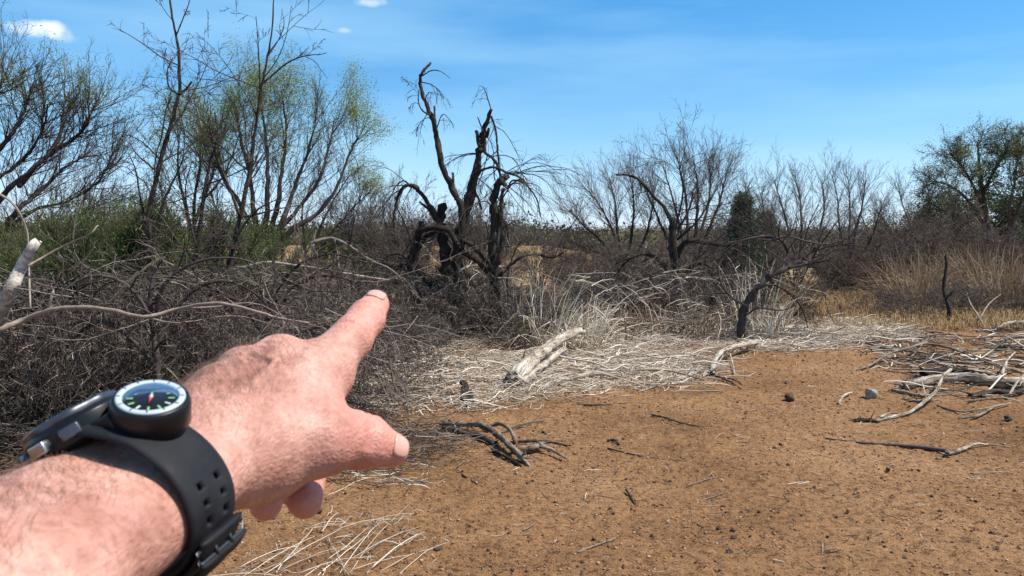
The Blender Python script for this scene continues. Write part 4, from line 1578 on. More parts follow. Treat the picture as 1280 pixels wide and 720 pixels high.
fan_tree('bare_tree', 'thin bare tree with long upright twigs, between the conifer and the curved dark tree top', 23.0, [
    ([(1000, 385), (995, 330), (985, 285), (975, 250), (968, 225)], .05, .008),
    ([(998, 340), (1002, 290), (1000, 250), (992, 218)], .05, .008),
    ([(1000, 350), (1020, 300), (1030, 262), (1028, 225)], .05, .008),
    ([(998, 335), (975, 300), (958, 270), (950, 240)], .04, .008),
], 184, 24, .95, mats=('twig_dark', 'twig_sky'))
fan_tree('bare_tree', 'bare tree of fine pale twigs, left of the dense brown shrubs', 25.0, [
    ([(1062, 385), (1058, 330), (1050, 285), (1046, 245), (1040, 218)], .05, .008),
    ([(1060, 340), (1070, 290), (1078, 255), (1082, 225)], .05, .008),
    ([(1062, 340), (1088, 300), (1098, 270), (1108, 245)], .04, .008),
    ([(1060, 330), (1062, 285), (1062, 250), (1060, 220)], .04, .008),
], 185, 24, .95, mats=('twig_dark', 'twig_sky'))
fan_tree('bare_tree', 'grey bare twiggy tree touching the left side of the big olive green tree', 29.0, [
    ([(1150, 370), (1146, 320), (1138, 285), (1128, 255), (1122, 230)], .05, .009),
    ([(1150, 340), (1158, 295), (1162, 260), (1158, 225)], .05, .009),
    ([(1150, 340), (1125, 305), (1108, 280), (1096, 262)], .05, .009),
    ([(1152, 345), (1180, 310), (1192, 275), (1196, 245)], .05, .009),
], 186, 26, 1.1, mats=('twig_dark', 'twig_dark'))
B4 = bush('bare_tree', 'thin bare tree with sparse upright branches, right of the dark conifer', 'tree', at(992, 25.0), 84, 2.6, 6, dict(BROOM, n=[7, 5, 5, 4]), H=3.80, r0=.035, spread=38, mats=('twig_dark', 'twig_sky'))
DEN = dict(SPREAD, seg=[5, 5, 4, 3], n=[9, 9, 8], wig=[.12, .16, .17, .2], up=[.03, .02, .02, .02], t0=[.12, .1, .1], ang=[(25, 60), (25, 60), (25, 65)], rat=[.7, .6, .5], rmin=.006, rr=[.55, .55, .6])
B5 = bush('brown_shrub', 'dense dark brown shrub in the brush line, right of the thin bare trees', 'shrub', at(1098, 27.0), 85, 1.75, 12, DEN, H=2.50, r0=.03, spread=62, mats=('bark_dark', 'twig_brown'))

g_b = 'bare trees and shrubs in the brush line behind the clearing'
spec = [
    (B4, 'bare_tree', 'small bare tree fading behind the dense brown shrubs', 'tree', 1088, 31, 4.1, .98),
    (B1, 'bare_shrub', 'bare shrub seen through the forked dead trunks', 'shrub', 600, 24, 1.0, 1.0),
    (B1, 'bare_shrub', 'low bare shrub at the left foot of the dead snags', 'shrub', 505, 21, 2.0, .9),
    (B1, 'bare_shrub', 'twiggy bare shrub behind the reeds at the curved tree', 'shrub', 940, 21, 4.2, .8),
    (B5, 'brown_shrub', 'dark twiggy shrub between the brush line and the big green-leaved tree', 'shrub', 1165, 29, 1.1, 1.15),
    (B5, 'brown_shrub', 'dark brown shrub under the left limbs of the big green-leaved tree', 'shrub', 1205, 27, 3.1, .95),
    (B5, 'brown_shrub', 'brown shrub below the slender bare trees on the right', 'shrub', 1058, 24, 5.1, .62),
    (B5, 'brown_shrub', 'dark shrub behind the mound of dead twigs', 'shrub', 1128, 24, .5, .85),
    (B5, 'brown_shrub', 'brown shrub filling the right edge below the big green-leaved tree', 'shrub', 1268, 25, 2.2, .85),
    (B5, 'brown_shrub', 'low dark shrub behind the tangle left of the curved tree', 'shrub', 885, 19, 2.9, .68),
    (B5, 'brown_shrub', 'low brown shrub right of the gnarled stump', 'shrub', 735, 19, 1.7, .62),
    (B5, 'brown_shrub', 'low brown shrub behind the broken-limb tree', 'shrub', 810, 18.5, 4.4, .66),
    (B5, 'brown_shrub', 'brown shrub behind the fallen brush, below the green-tipped trees', 'shrub', 330, 14, .9, .55),
    (B5, 'brown_shrub', 'brown shrub between the feathery bushes and the dead snags', 'shrub', 415, 16, 3.9, .55),
    (B5, 'brown_shrub', 'dark brown shrub at the left edge behind the white log', 'shrub', 30, 10.5, 5.0, .60),
    (B5, 'brown_shrub', 'brown shrub behind the middle of the fallen brush', 'shrub', 195, 11.5, 2.5, .52),
    (B5, 'brown_shrub', 'brown shrub in the gap between the tallest snag and the gnarled stump', 'shrub', 612, 22, 2.0, .62),
    (B5, 'brown_shrub', 'brown shrub seen between the leaning broken snag and the tallest snag', 'shrub', 545, 20, 3.3, .60),
    (B1, 'bare_shrub', 'thin bare shrub on the bank right of the gnarled stump', 'shrub', 676, 27, 3.0, .66),
    (B1, 'bare_shrub', 'low bare shrub in front of the ochre bank, behind the white reeds', 'shrub', 712, 23, 1.1, .50),
    (B5, 'brown_shrub', 'brown shrub far behind the pale grey bare bush', 'shrub', 765, 26, 1.2, .70),
    (B5, 'brown_shrub', 'brown shrub far behind the tall bare grey tree', 'shrub', 850, 27, 2.8, .74),
    (B5, 'brown_shrub', 'brown shrub at the foot of the dark conifer', 'shrub', 925, 22, 4.1, .70),
    (B5, 'brown_shrub', 'brown shrub on the low bank above the pointing finger', 'shrub', 470, 26, .4, .70),
    (B1, 'bare_shrub', 'grey twiggy shrub between the left tree and the tall saplings', 'shrub', 110, 16, 3.4, .95),
]
for src, nm, lb, ct, px, d, rz, s in spec:
    clone(src, nm, lb, ct, at(px, d), rz, s, g_b)

# conifer, dark evergreen, big right tree
DARKT = dict(BROOM, seg=[6, 5, 4, 3], n=[9, 7, 6], wig=[.1, .13, .15, .16], up=[.03, .02, .02, .02], t0=[.15, .1, .1], ang=[(30, 60), (25, 55), (25, 55)], rat=[.6, .55, .5], rr=[.5, .5, .6], rmin=.006)
def conifer(label, px, d, h, w, seed):
    rng = random.Random(seed)
    rs_ = np.random.RandomState(seed)
    t = thing('conifer', label, 'tree', at(px, d))
    link('trunk', tubes('trunk', [([(0, 0, 0), (.02, 0, h * .5), (0, 0, h * .98)], [.11, .07, .01])], 7, MATS['bark_dark']), t)
    br, cen = [], []
    for i in range(330):
        z = h * (.05 + .93 * rng.random())
        az = rng.random() * 6.283
        L = w * (1 - z / h) ** .8 * rng.uniform(.55, 1.15) + .1
        p1 = (math.cos(az) * L, math.sin(az) * L, z + L * .25)
        br.append(([(0, 0, z), (p1[0] * .5, p1[1] * .5, z + L * .06), p1], [.02, .012, .004]))
        for q in range(7):
            f = rng.uniform(.3, 1.05)
            cen.append((p1[0] * f, p1[1] * f, z + L * .25 * f * f))
    link('branch', tubes('branch', br, 4, MATS['bark_dark'], caps=False), t)
    link('foliage', leaf_mesh('foliage', np.array(cen), 26000, .034, .06, MATS['leaf_dark'], rs_, .3), t)
    return t


conifer('dark green cone-shaped conifer standing behind the bare bushes, right of the broken-limb tree', 928, 19.5, 2.75, .62, 5)
conifer('smaller dark conifer mostly hidden by bare trees, right neighbour of the taller conifer', 956, 22, 2.35, .6, 6)
def big_tree():
    d = 33.0
    rng_ = random.Random(5)
    rn = np.random.RandomState(5)
    limbs = [
        ([(1243, 352), (1242, 325), (1238, 300), (1233, 270), (1228, 238), (1224, 205), (1222, 178)], .17, .03),
        ([(1241, 318), (1222, 292), (1200, 270), (1178, 262), (1160, 262)], .09, .02),
        ([(1238, 298), (1222, 268), (1205, 245), (1182, 230), (1158, 226)], .09, .02),
        ([(1232, 265), (1218, 235), (1202, 208), (1186, 190)], .08, .02),
        ([(1244, 330), (1258, 300), (1272, 265), (1284, 235), (1300, 212)], .12, .02),
        ([(1229, 240), (1242, 215), (1254, 195), (1262, 175)], .07, .02),
        ([(1262, 290), (1262, 260), (1268, 230), (1272, 200), (1280, 182)], .07, .02),
        ([(1246, 335), (1235, 310), (1208, 300), (1188, 300)], .05, .015),
    ]
    big, out, tips = [], [[], [], []], []
    pr = dict(seg=[5, 4, 3], wig=[.14, .17, .2], up=[.05, .02, -.02], n=[6, 5], t0=[.15, .1], ang=[(22, 55), (25, 60)], rat=[.58, .55], rr=[.55, .6], rmin=.009)
    for pts, r0, r1 in limbs:
        dz = list(np.cumsum(rn.uniform(-1, 1, len(pts))) * .5)
        dz[0] = 0
        big.append(limb(pts, d, r0, r1, dz, 5 * len(pts)))
    for pts, rad in big:
        m_ = len(pts)
        for c in range(34):
            t = (.38 + .62 * rng_.random() ** .8) * (m_ - 1)
            i = min(m_ - 2, int(t))
            dd = pts[i + 1] - pts[i]
            dd = _rot(tuple(dd / np.linalg.norm(dd)), math.radians(rng_.uniform(20, 75)), rng_)
            grow(rng_, tuple(pts[i]), dd, rng_.uniform(.5, 1.15), .018, 0, pr, out, tips)
    base = big[0][0][0].copy()
    t = thing('leafy_tree', 'big spreading tree with a rounded olive green crown at the right side', 'tree', tuple(base))
    link('trunk', tubes('trunk', big, 8, MATS['bark_dark'], origin=base, rough=.1), t)
    link('crown', tubes('crown', [p for lv in out for p in lv], 3, MATS['twig_dark'], origin=base, caps=False), t)
    tp = np.array([q for q, _ in tips]) - base
    w_ = np.clip((tp[:, 2] - 2.2) / 2.6, .12, 1)
    tp = tp[rn.rand(len(tp)) < w_]
    link('foliage', leaf_mesh('foliage', tp, 26000, .034, .13, MATS['leaf_olive'], rn), t)


big_tree()
bush('evergreen_tree', 'dark dense evergreen at the right edge, partly behind the big olive green tree', 'tree', at(1300, 36), 92, 3.3, 7, DARKT, H=4.80, r0=.12, spread=45,
     leaf='leaf_dark', leaf_n=42000, leaf_size=.075, leaf_zmin=.10, leaf_clump=.20, mats=('bark_dark', 'twig_dark'))
bush('evergreen_tree', 'low dark evergreen bush left of the big olive green tree', 'tree', at(1178, 35), 93, 2.1, 7, DARKT, H=3.60, r0=.08, spread=50,
     leaf='leaf_olive', leaf_n=16000, leaf_size=.06, leaf_zmin=.25, leaf_clump=.20, mats=('bark_dark', 'twig_dark'))

# feathery green bushes on the left (thin rising shoots)
def feathery(label, px, d, h, w, seed, n=2600):
    rng = random.Random(seed)
    t = thing('green_shrub', label, 'shrub', at(px, d))
    polys, stems = [], []
    for i in range(40):
        az = rng.random() * 6.283
        rr = w * .35 * rng.random()
        top = (math.cos(az) * w * rng.uniform(.2, .8), math.sin(az) * w * rng.uniform(.2, .8), h * rng.uniform(.25, .85))
        stems.append(([(math.cos(az) * rr * .4, math.sin(az) * rr * .4, 0), (top[0] * .5, top[1] * .5, top[2] * .55), top], [.018, .012, .005]))
    for i in range(n):
        s = stems[rng.randrange(40)][0]
        f = rng.uniform(.35, 1.0)
        b0 = [s[1][k_] * (1 - f) + s[2][k_] * f if f > .5 else s[0][k_] * (1 - 2 * f) + s[1][k_] * 2 * f for k_ in (0, 1, 2)]
        L = h * rng.uniform(.07, .26)
        ox, oy = b0[0] / w, b0[1] / w
        d_ = [ox * .8 + rng.gauss(0, .45), oy * .8 + rng.gauss(0, .45), 1.0]
        l = math.sqrt(sum(c * c for c in d_))
        d_ = [c / l for c in d_]
        pts = [tuple(b0)]
        for q in range(3):
            b0 = [b0[k_] + d_[k_] * L / 3 for k_ in (0, 1, 2)]
            d_[0] += rng.gauss(0, .16)
            d_[1] += rng.gauss(0, .16)
            pts.append(tuple(b0))
        polys.append((pts, [.0040, .0035, .0028, .0015]))
    link('trunk', tubes('trunk', stems, 5, MATS['bark_dark'], caps=False), t)
    link('crown', tubes('crown', polys, 3, MATS['stem_green'], caps=False, seed=seed), t)
    rs_ = np.random.RandomState(seed)
    cen = np.array([p[0][-2] for p in polys])
    keep = vnoise(cen[:, 0] * 2.2 + seed, cen[:, 2] * 2.2 + cen[:, 1] * 1.5, seed) > .38
    link('foliage', leaf_mesh('foliage', cen[keep], n * 4, .017, .07, MATS['leaf_feather'], rs_, .5), t)
    return t


feathery('feathery bright green bush behind the fallen brush, left of the tallest slender sapling', 118, 10.2, 2.35, 1.0, 101, 5200)
feathery('feathery green bush rising directly behind the tallest slender sapling', 180, 11.0, 2.15, .9, 102, 3800)
feathery('feathery green bush with brown base, between the tall slender saplings', 272, 11.8, 2.25, .85, 103, 3600)
feathery('small feathery green bush at the left edge behind the white log', 50, 10.4, 2.0, .8, 104, 3000)
feathery('low feathery green bush below the green-tipped trees', 345, 14.2, 2.0, .95, 105, 2400)
feathery('distant feathery green bush left of the dead snags', 430, 19.5, 2.2, 1.1, 106, 2400)

# ------------------------------------------------------------------ dead tangled brush
tang = [
    # px, depth, height scale, seed, label
    (-40, 6.3, 1.25, 1, 'fallen grey brush heap at the left edge under the long white branch'),
    (40, 7.4, 1.25, 2, 'tangled dead brush behind the watch, below the leaning white log'),
    (125, 6.6, 1.10, 3, 'tangled dead brush just above the wristwatch'),
    (175, 8.2, 1.30, 4, 'arching dead brush at the foot of the tallest slender sapling'),
    (250, 7.4, 1.15, 5, 'tangled dead brush directly behind the knuckles of the hand'),
    (315, 8.6, 1.25, 6, 'arching dead brush heap above the knuckles, below the bent sapling'),
    (375, 9.6, 1.15, 7, 'dead brush with long trailing twigs behind the index finger'),
    (420, 8.2, .72, 8, 'low spread of dead twigs between index finger and thumb'),
    (465, 10.6, .85, 9, 'dark brush behind the tip of the index finger'),
]
protos = []
for i, sd_ in enumerate((201, 202, 203)):
    protos.append((sd_, ))
tp = []
for i, (px, d, hs_, sd_, lb) in enumerate(tang):
    if i < 4:
        t = bush('dead_brush', lb, 'brush', at(px, d), 200 + sd_, 1.75 * 1.0, 16, TANGLE, mats=('twig_grey', 'twig_grey'), H=1.3, r0=.024, spread=85, foot=.7, split=1,
                 group='heaps of dead tangled brush')
        t.scale = (hs_ * .95, hs_ * .9, hs_ * .80)
        tp.append(t)
    else:
        clone(tp[i % 4], 'dead_brush', lb, 'brush', at(px, d), 1.3 + i * 1.7, (hs_ * .95, hs_ * .9, hs_ * .80), 'heaps of dead tangled brush')
for px, d, s, rz, lb in (
    (1268, 17.6, .62, 4.6, 'dark twigs at the right edge in front of the tan grass'),
    (1180, 17.9, .66, 3.1, 'dark brush mound directly behind the leaning post'),
    (575, 12.9, .85, 1.2, 'dark tangle of drooping twigs hiding the foot of the tallest snag'),
    (500, 13.1, .85, 4.4, 'dark tangle just right of the tip of the pointing finger'),
    (635, 13.0, .78, 2.9, 'dark tangle of dead twigs at the foot of the gnarled stump'),
    (545, 13.6, .95, .3, 'dark tangle of dead twigs at the foot of the leaning broken snag'),
    (600, 13.4, .95, 2.0, 'dark tangle of dead twigs at the foot of the tallest snag'),
    (655, 14.2, .80, 4.0, 'dead twigs right of the gnarled stump'),
    (500, 14.6, .85, 5.1, 'dead brush between the pointing finger and the leaning broken snag'),
    (770, 15.2, .95, 1.1, 'fallen dead brush right of the white reeds'),
    (835, 15.6, 1.05, 3.3, 'fallen dead brush under the tree with the broken limb'),
    (890, 14.8, .85, 5.7, 'fallen dead brush left of the curved dark tree'),
    (968, 15.4, .75, .9, 'dead brush behind the curved dark tree'),
    (720, 17.0, .90, 2.7, 'dead brush behind the white reeds'),
    (1140, 16.8, .62, 1.9, 'dark low mound of dead twigs in front of the tan grass'),
    (1100, 17.6, .55, 3.7, 'smaller dark pile of dead twigs, left of the larger mound'),
    (1215, 17.2, .62, .2, 'dead twigs lying under the tan grass near the right edge'),
):
    clone(tp[int(rz * 10) % 4], 'dead_brush', lb, 'brush', at(px, d), rz, (s, s, s * (1.12 if d < 16.5 else .9)), 'heaps of dead tangled brush')

# woodier dead shrubs standing in the left brush
limb_tree('dead_shrub', 'dark woody dead shrub with arching stems, standing in the brush above the compass', 'shrub', 6.1, [
    ([(196, 566), (198, 470), (192, 420), (188, 370), (196, 335), (205, 322)], .034, .012),
    ([(194, 440), (215, 395), (245, 362), (285, 352), (325, 372), (352, 410)], .022, .006),
    ([(190, 400), (165, 362), (130, 345), (95, 352), (60, 380)], .020, .006),
    ([(192, 380), (215, 345), (255, 325), (305, 325), (345, 345)], .018, .005),
    ([(196, 460), (160, 420), (120, 400), (80, 410), (40, 440)], .020, .006),
    ([(192, 420), (200, 370), (225, 330), (232, 300)], .014, .005),
], 301, [(1, 12, .7, DROOP, (.2, 1)), (2, 12, .7, DROOP, (.2, 1)), (3, 10, .7, DROOP, (.2, 1)), (4, 10, .6, DROOP, (.2, 1)), (5, 6, .5, STIFF, (.2, 1)), (0, 8, .6, DROOP, (.3, 1))], mats=('bark_dark', 'twig_dark'), k=7, jit=.25)
limb_tree('dead_shrub', 'woody dead shrub with long drooping arms, between the knuckles and the bent sapling', 'shrub', 6.9, [
    ([(332, 534), (330, 430), (338, 385), (345, 350), (340, 322)], .036, .012),
    ([(336, 400), (362, 362), (400, 345), (438, 352), (462, 385)], .022, .006),
    ([(332, 420), (300, 380), (262, 362), (225, 372), (200, 402)], .022, .006),
    ([(340, 370), (372, 332), (412, 318), (450, 325)], .018, .005),
    ([(336, 390), (318, 345), (300, 310), (296, 285)], .016, .005),
    ([(334, 450), (372, 418), (410, 408), (440, 420)], .018, .006),
], 302, [(1, 12, .7, DROOP, (.2, 1)), (2, 12, .7, DROOP, (.2, 1)), (3, 10, .6, DROOP, (.2, 1)), (4, 8, .6, STIFF, (.2, 1)), (5, 8, .6, DROOP, (.2, 1))], mats=('bark_dark', 'twig_dark'), k=7, jit=.25)
limb_tree('dead_shrub', 'dark woody dead shrub at the left edge, its stems crossing behind the white log', 'shrub', 6.4, [
    ([(52, 560), (50, 490), (58, 430), (70, 380), (66, 345)], .032, .010),
    ([(54, 470), (90, 425), (125, 402), (160, 412), (180, 445)], .020, .006),
    ([(52, 450), (22, 405), (-15, 385)], .020, .006),
    ([(60, 420), (88, 372), (120, 352), (150, 362)], .016, .005),
    ([(54, 500), (20, 470), (-20, 462)], .018, .006),
], 303, [(0, 8, .6, DROOP, (.3, 1)), (1, 12, .6, DROOP, (.2, 1)), (2, 8, .6, DROOP, (.2, 1)), (3, 10, .6, DROOP, (.2, 1)), (4, 8, .5, DROOP, (.2, 1))], mats=('bark_dark', 'twig_dark'), k=7, jit=.25)

# pale limbs in the left brush
def single(name, label, cat, limbs, mat, d, seed=0, k=8, rough=.12, sprays=None, jit=.1, group=None, ground_=False):
    rng = np.random.RandomState(seed)
    polys = []
    for L_ in limbs:
        pts, r0, r1 = L_[:3]
        if ground_:
            w = np.array([G(px, py, lift) for px, py, lift in pts])
            n = max(9, 6 * len(pts))
            ext = np.vstack([2 * w[0] - w[1], w, 2 * w[-1] - w[-2]])
            o_ = []
            for t in np.linspace(0, len(pts) - 1, n):
                i = min(len(pts) - 2, int(t))
                f = t - i
                p0, p1, p2, p3 = ext[i:i + 4]
                o_.append(.5 * ((2 * p1) + (-p0 + p2) * f + (2 * p0 - 5 * p1 + 4 * p2 - p3) * f * f + (-p0 + 3 * p1 - 3 * p2 + p3) * f ** 3))
            pr = (np.array(o_), list(np.linspace(r0, r1, n)))
        else:
            dz = list(rng.uniform(-jit, jit, len(pts)))
            pr = limb(pts, d, r0, r1, dz, 5 * len(pts))
        polys.append(knobble(pr, rng, r0 * (.02 if mat == 'birch_white' else .08), .25 if mat == 'birch_white' else .8))
    # splinters and broken side twigs
    if k >= 8 and mat != 'birch_white':
        rsp = random.Random(seed + 5)
        for pts, rad in list(polys):
            if rad[0] < .009:
                continue
            for q in range(5):
                i = rsp.choice((0, 0, len(pts) - 2, len(pts) - 2, rsp.randrange(len(pts) - 1)))
                dd = pts[i + 1] - pts[i]
                dd = dd / np.linalg.norm(dd) * (-1 if i == 0 else 1)
                dd = np.array(_rot(tuple(dd), math.radians(rsp.uniform(4, 45 if i in (0, len(pts) - 2) else 75)), rsp))
                L_ = rad[i] * rsp.uniform(2.5, 7)
                p0_ = pts[0 if i == 0 else i + 1] + np.array([rsp.uniform(-.5, .5) * rad[i] for _ in range(3)])
                polys.append((np.array([p0_, p0_ + dd * L_ * .5, p0_ + dd * L_ + np.array([0, 0, -.02 * L_])]), [rad[i] * .35, rad[i] * .22, rad[i] * .05]))
    base = polys[0][0][0].copy()
    o_ = link(name, tubes(name, polys, k, MATS[mat], origin=base, rough=rough * .4, seed=seed, groove=.16 if k >= 8 and mat not in ('twig_pale', 'birch_white') else .05, jag=2.2 if k >= 8 else .8), None, tuple(base))
    return tag(o_, label, cat, group)


single('white_log', 'white peeling log leaning up out of the brush at the left edge', 'log', [([(-34, 470), (-8, 408), (12, 365), (26, 335), (41, 308)], .068, .036), ([(36, 318), (43, 308), (50, 303)], .022, .012)], 'birch_white', 6.0, 1, 10, .1)
single('pale_branch', 'long pale arching branch running over the brush from the left edge', 'branch', [
    ([(-30, 428), (0, 412), (30, 400), (62, 388), (100, 384), (140, 388), (180, 396), (220, 387), (262, 379), (300, 384), (345, 397), (385, 404)], .021, .007),
    ([(60, 388), (63, 376), (66, 366)], .011, .009),
    ([(180, 396), (205, 402), (225, 404)], .008, .004)], 'twig_pale', 5.4, 2)
single('pale_branch', 'thin pale twig bending from the left edge down past the white log', 'branch', [
    ([(-10, 236), (0, 243), (14, 252), (25, 268), (34, 292), (36, 330), (38, 385)], .010, .006), ([(36, 332), (60, 318), (90, 303), (112, 293), (122, 282)], .009, .005)], 'twig_pale', 5.9, 3)
single('pale_branch', 'grey branch arching above the knuckles and down to the right', 'branch', [
    ([(200, 325), (230, 338), (262, 358), (290, 378), (320, 392)], .014, .006), ([(300, 335), (335, 328), (370, 332), (410, 338), (450, 345), (486, 350)], .016, .008)], 'twig_pale', 7.4, 4)
single('pale_branch', 'weathered forked branch drooping left of the pointing finger tip', 'branch', [
    ([(392, 302), (415, 298), (440, 310), (462, 325), (490, 338), (505, 355)], .024, .012), ([(392, 302), (390, 318), (388, 330)], .02, .01), ([(418, 300), (422, 320), (424, 338)], .014, .008)], 'twig_pale', 10.5, 5)
single('dark_branch', 'thick dark broken branch slanting through the brush behind the knuckles', 'branch', [
    ([(310, 384), (330, 370), (350, 355)], .030, .034), ([(325, 378), (370, 372), (410, 368), (440, 376)], .022, .010)], 'bark_black', 8.0, 6)
# long loose twigs trailing out of the brush around the hand
rng = random.Random(77)
trail = [[], [], []]
LOOSE = dict(seg=[10, 6, 4], wig=[.13, .15, .18], up=[-.05, -.05, -.03], n=[7, 4], t0=[.25, .15], ang=[(15, 50), (15, 50)], rat=[.38, .5], rr=[.5, .6], rmin=.002, tip=.3)
for i in range(230):
    px, py = rng.uniform(-20, 470), rng.uniform(338, 480)
    d = rng.uniform(5.6, 8.6)
    x0 = np.array(P(px, py, d))
    x0[2] = max(.05, x0[2])
    a = rng.uniform(-1.3, 1.3)
    dd = (math.cos(a) * rng.choice((-1, 1)), math.sin(a) * .5, rng.uniform(-.5, .6))
    grow(rng, tuple(x0), dd, rng.uniform(.4, 1.3), rng.uniform(.0025, .0055), 0, LOOSE, trail)
trail = [p for lv in trail for p in lv]
base = np.array(at(210, 7.0, 0))
o = link('loose_twigs', tubes('loose_twigs', trail[::2], 5, MATS['twig_pale'], origin=base, caps=False, seed=4), None, tuple(base))
tag(o, 'weathered pale twigs lying across the heaps of dead brush', None, None, 'stuff')
o = link('loose_twigs', tubes('loose_twigs', trail[1::2], 5, MATS['twig_grey'], origin=base, caps=False, seed=5), None, tuple(base))
tag(o, 'long loose twigs lying across the heaps of dead brush', None, None, 'stuff')

# pale broken stems caught in the tangle round the dead trees
rng = random.Random(78)
pale = [[], [], []]
for i in range(330):
    px, py = (rng.uniform(470, 660), rng.uniform(330, 425)) if i % 3 == 0 else (rng.uniform(660, 1000), rng.uniform(335, 425))
    x0 = np.array(P(px, py, rng.uniform(12.4, 15.0)))
    x0[2] = max(.04, x0[2])
    a = rng.uniform(-1.3, 1.3)
    grow(rng, tuple(x0), (math.cos(a) * rng.choice((-1, 1)), math.sin(a) * .5, rng.uniform(-.4, .7)), rng.uniform(.25, .85), rng.uniform(.004, .009), 0,
         dict(LOOSE, n=[3, 2]), pale)
base = np.array(at(700, 13.5, 0))
o = link('loose_twigs', tubes('loose_twigs', [p for lv in pale for p in lv], 5, MATS['straw'], origin=base, caps=False, seed=6), None, tuple(base))
tag(o, 'pale broken stems caught in the brush around the dead trees', None, None, 'stuff')
# ------------------------------------------------------------------ straw litter (nobody could count it)
def in_poly(px, py, poly):
    r = False
    n = len(poly)
    for i in range(n):
        x1, y1 = poly[i]
        x2, y2 = poly[(i + 1) % n]
        if (y1 > py) != (y2 > py) and px < (x2 - x1) * (py - y1) / (y2 - y1) + x1:
            r = not r
    return r


LIT = [(395, 440), (470, 418), (560, 412), (640, 415), (700, 415), (800, 418), (900, 412), (1000, 402), (1090, 404), (1140, 416),
       (1128, 432), (1040, 436), (955, 442), (905, 462), (850, 476), (770, 482), (690, 500), (620, 515), (560, 512), (500, 508), (430, 520), (400, 500)]


def litter(rng, n, poly, L0, L1, r0, r1, hmax, dens=None, ang_c=0.0, ang_s=.6, curl=.12, nseg=5, feather=.16):
    xs, ys = [p[0] for p in poly], [p[1] for p in poly]
    # sample evenly on the ground, not in the picture
    W = [G(x, y)[:2] for x, y in poly]
    wx0, wx1 = min(w[0] for w in W), max(w[0] for w in W)
    wy0, wy1 = min(w[1] for w in W), max(w[1] for w in W)
    res = []
    tries = 0
    while len(res) < n and tries < n * 40:
        tries += 1
        x, y = rng.uniform(wx0, wx1), rng.uniform(wy0, wy1)
        if not in_poly(x + rng.gauss(0, feather), y + rng.gauss(0, feather * 1.4), W):
            continue
        if dens and rng.random() > dens(x, y):
            continue
        L = rng.uniform(L0, L1)
        a = rng.gauss(ang_c, ang_s)
        st = L / nseg
        h = hmax * rng.random() ** 1.6
        z = gh(x, y) + .006 + h
        r = r0 + (r1 - r0) * rng.random() ** 2.2 * 1.3
        dz = rng.gauss(0, .10)
        pts = []
        cx, cy = x - math.cos(a) * L / 2, y - math.sin(a) * L / 2
        cv = rng.gauss(0, curl)
        for q in range(nseg + 1):
            zz = max(gh(cx, cy) + .010, z + dz * (q / nseg - .5) * L + .02 * math.sin(q * 1.1 + a * 5))
            pts.append((cx, cy, zz))
            a += cv + rng.gauss(0, .05)
            if rng.random() < .06:
                a += rng.gauss(0, .6)
            cx += math.cos(a) * st
            cy += math.sin(a) * st
        res.append((pts, [r * .8] + [r] * (nseg - 1) + [r * .5]))
    return res


rng = random.Random(3)
clumpf = lambda x, y: .12 + .88 * float(vnoise(np.array(x * 1.3), np.array(y * 1.3), 21) > .46)
o = link('straw', tubes('straw', litter(rng, 9000, LIT, .10, .55, .0018, .0052, .12, clumpf, 0.1, .75, .09), 4, MATS['straw'], caps=False, seed=1))
tag(o, 'pale dry straw and reed stems strewn along the edge of the clearing', None, None, 'stuff')
edge = [(x, y + 7 + 5 * math.sin(x * .07)) for x, y in LIT]
o = link('straw', tubes('straw', litter(rng, 1500, edge, .15, .6, .0025, .0065, .05, lambda x, y: float(vnoise(np.array(x * .9), np.array(y * .9), 33) > .5), 0.0, .6, .15), 5, MATS['straw'], caps=False, seed=41))
tag(o, 'scattered pale stems fraying onto the soil along the straw edge', None, None, 'stuff')
o = link('straw', tubes('straw', litter(rng, 620, LIT, .3, 1.0, .004, .010, .16, lambda x, y: float(vnoise(np.array(x * .7), np.array(y * .7), 35) > .45), 0.1, .7, .11, 7), 6, MATS['straw'], caps=False, seed=42))
tag(o, 'thicker bleached reed stems lying on top of the straw', None, None, 'stuff')
LIT2 = [(440, 405), (560, 385), (700, 385), (860, 385), (970, 385), (990, 400), (980, 415), (900, 425), (700, 428), (500, 430)]
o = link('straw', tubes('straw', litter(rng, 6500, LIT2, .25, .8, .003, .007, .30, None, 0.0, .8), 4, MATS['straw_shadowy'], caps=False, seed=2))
tag(o, 'grey straw and dead stems, shade painted into their colour, under the dead trees', None, None, 'stuff')
LIT3 = [(1085, 415), (1300, 405), (1310, 500), (1180, 505), (1130, 470), (1090, 440)]
o = link('fallen_twigs', tubes('fallen_twigs', litter(rng, 520, LIT3, .12, .8, .0022, .009, .06, lambda x, y: float(vnoise(np.array(x * 1.2), np.array(y * 1.2), 51) > .42), 0.0, .9, .2), 4, MATS['twig_grey'], caps=False, seed=3))
tag(o, 'grey twigs strewn on the soil at the right edge', None, None, 'stuff')
LIT4 = [(395, 505), (470, 520), (580, 545), (600, 575), (520, 585), (400, 610), (330, 560)]
o = link('fallen_twigs', tubes('fallen_twigs', litter(rng, 620, LIT4, .2, .7, .0014, .0035, .10, None, 0.35, .6), 4, MATS['twig_grey'], caps=False, seed=4))
tag(o, 'fine grey twigs strewn on the soil beside the thumb', None, None, 'stuff')
LIT6 = [(-20, 470), (200, 470), (380, 500), (420, 560), (300, 620), (100, 620), (-20, 620)]
o = link('fallen_twigs', tubes('fallen_twigs', litter(rng, 1500, LIT6, .2, .8, .002, .005, .30, None, 0.1, .8), 4, MATS['twig_grey'], caps=False, seed=9))
tag(o, 'fine grey twigs covering the ground under the left brush', None, None, 'stuff')

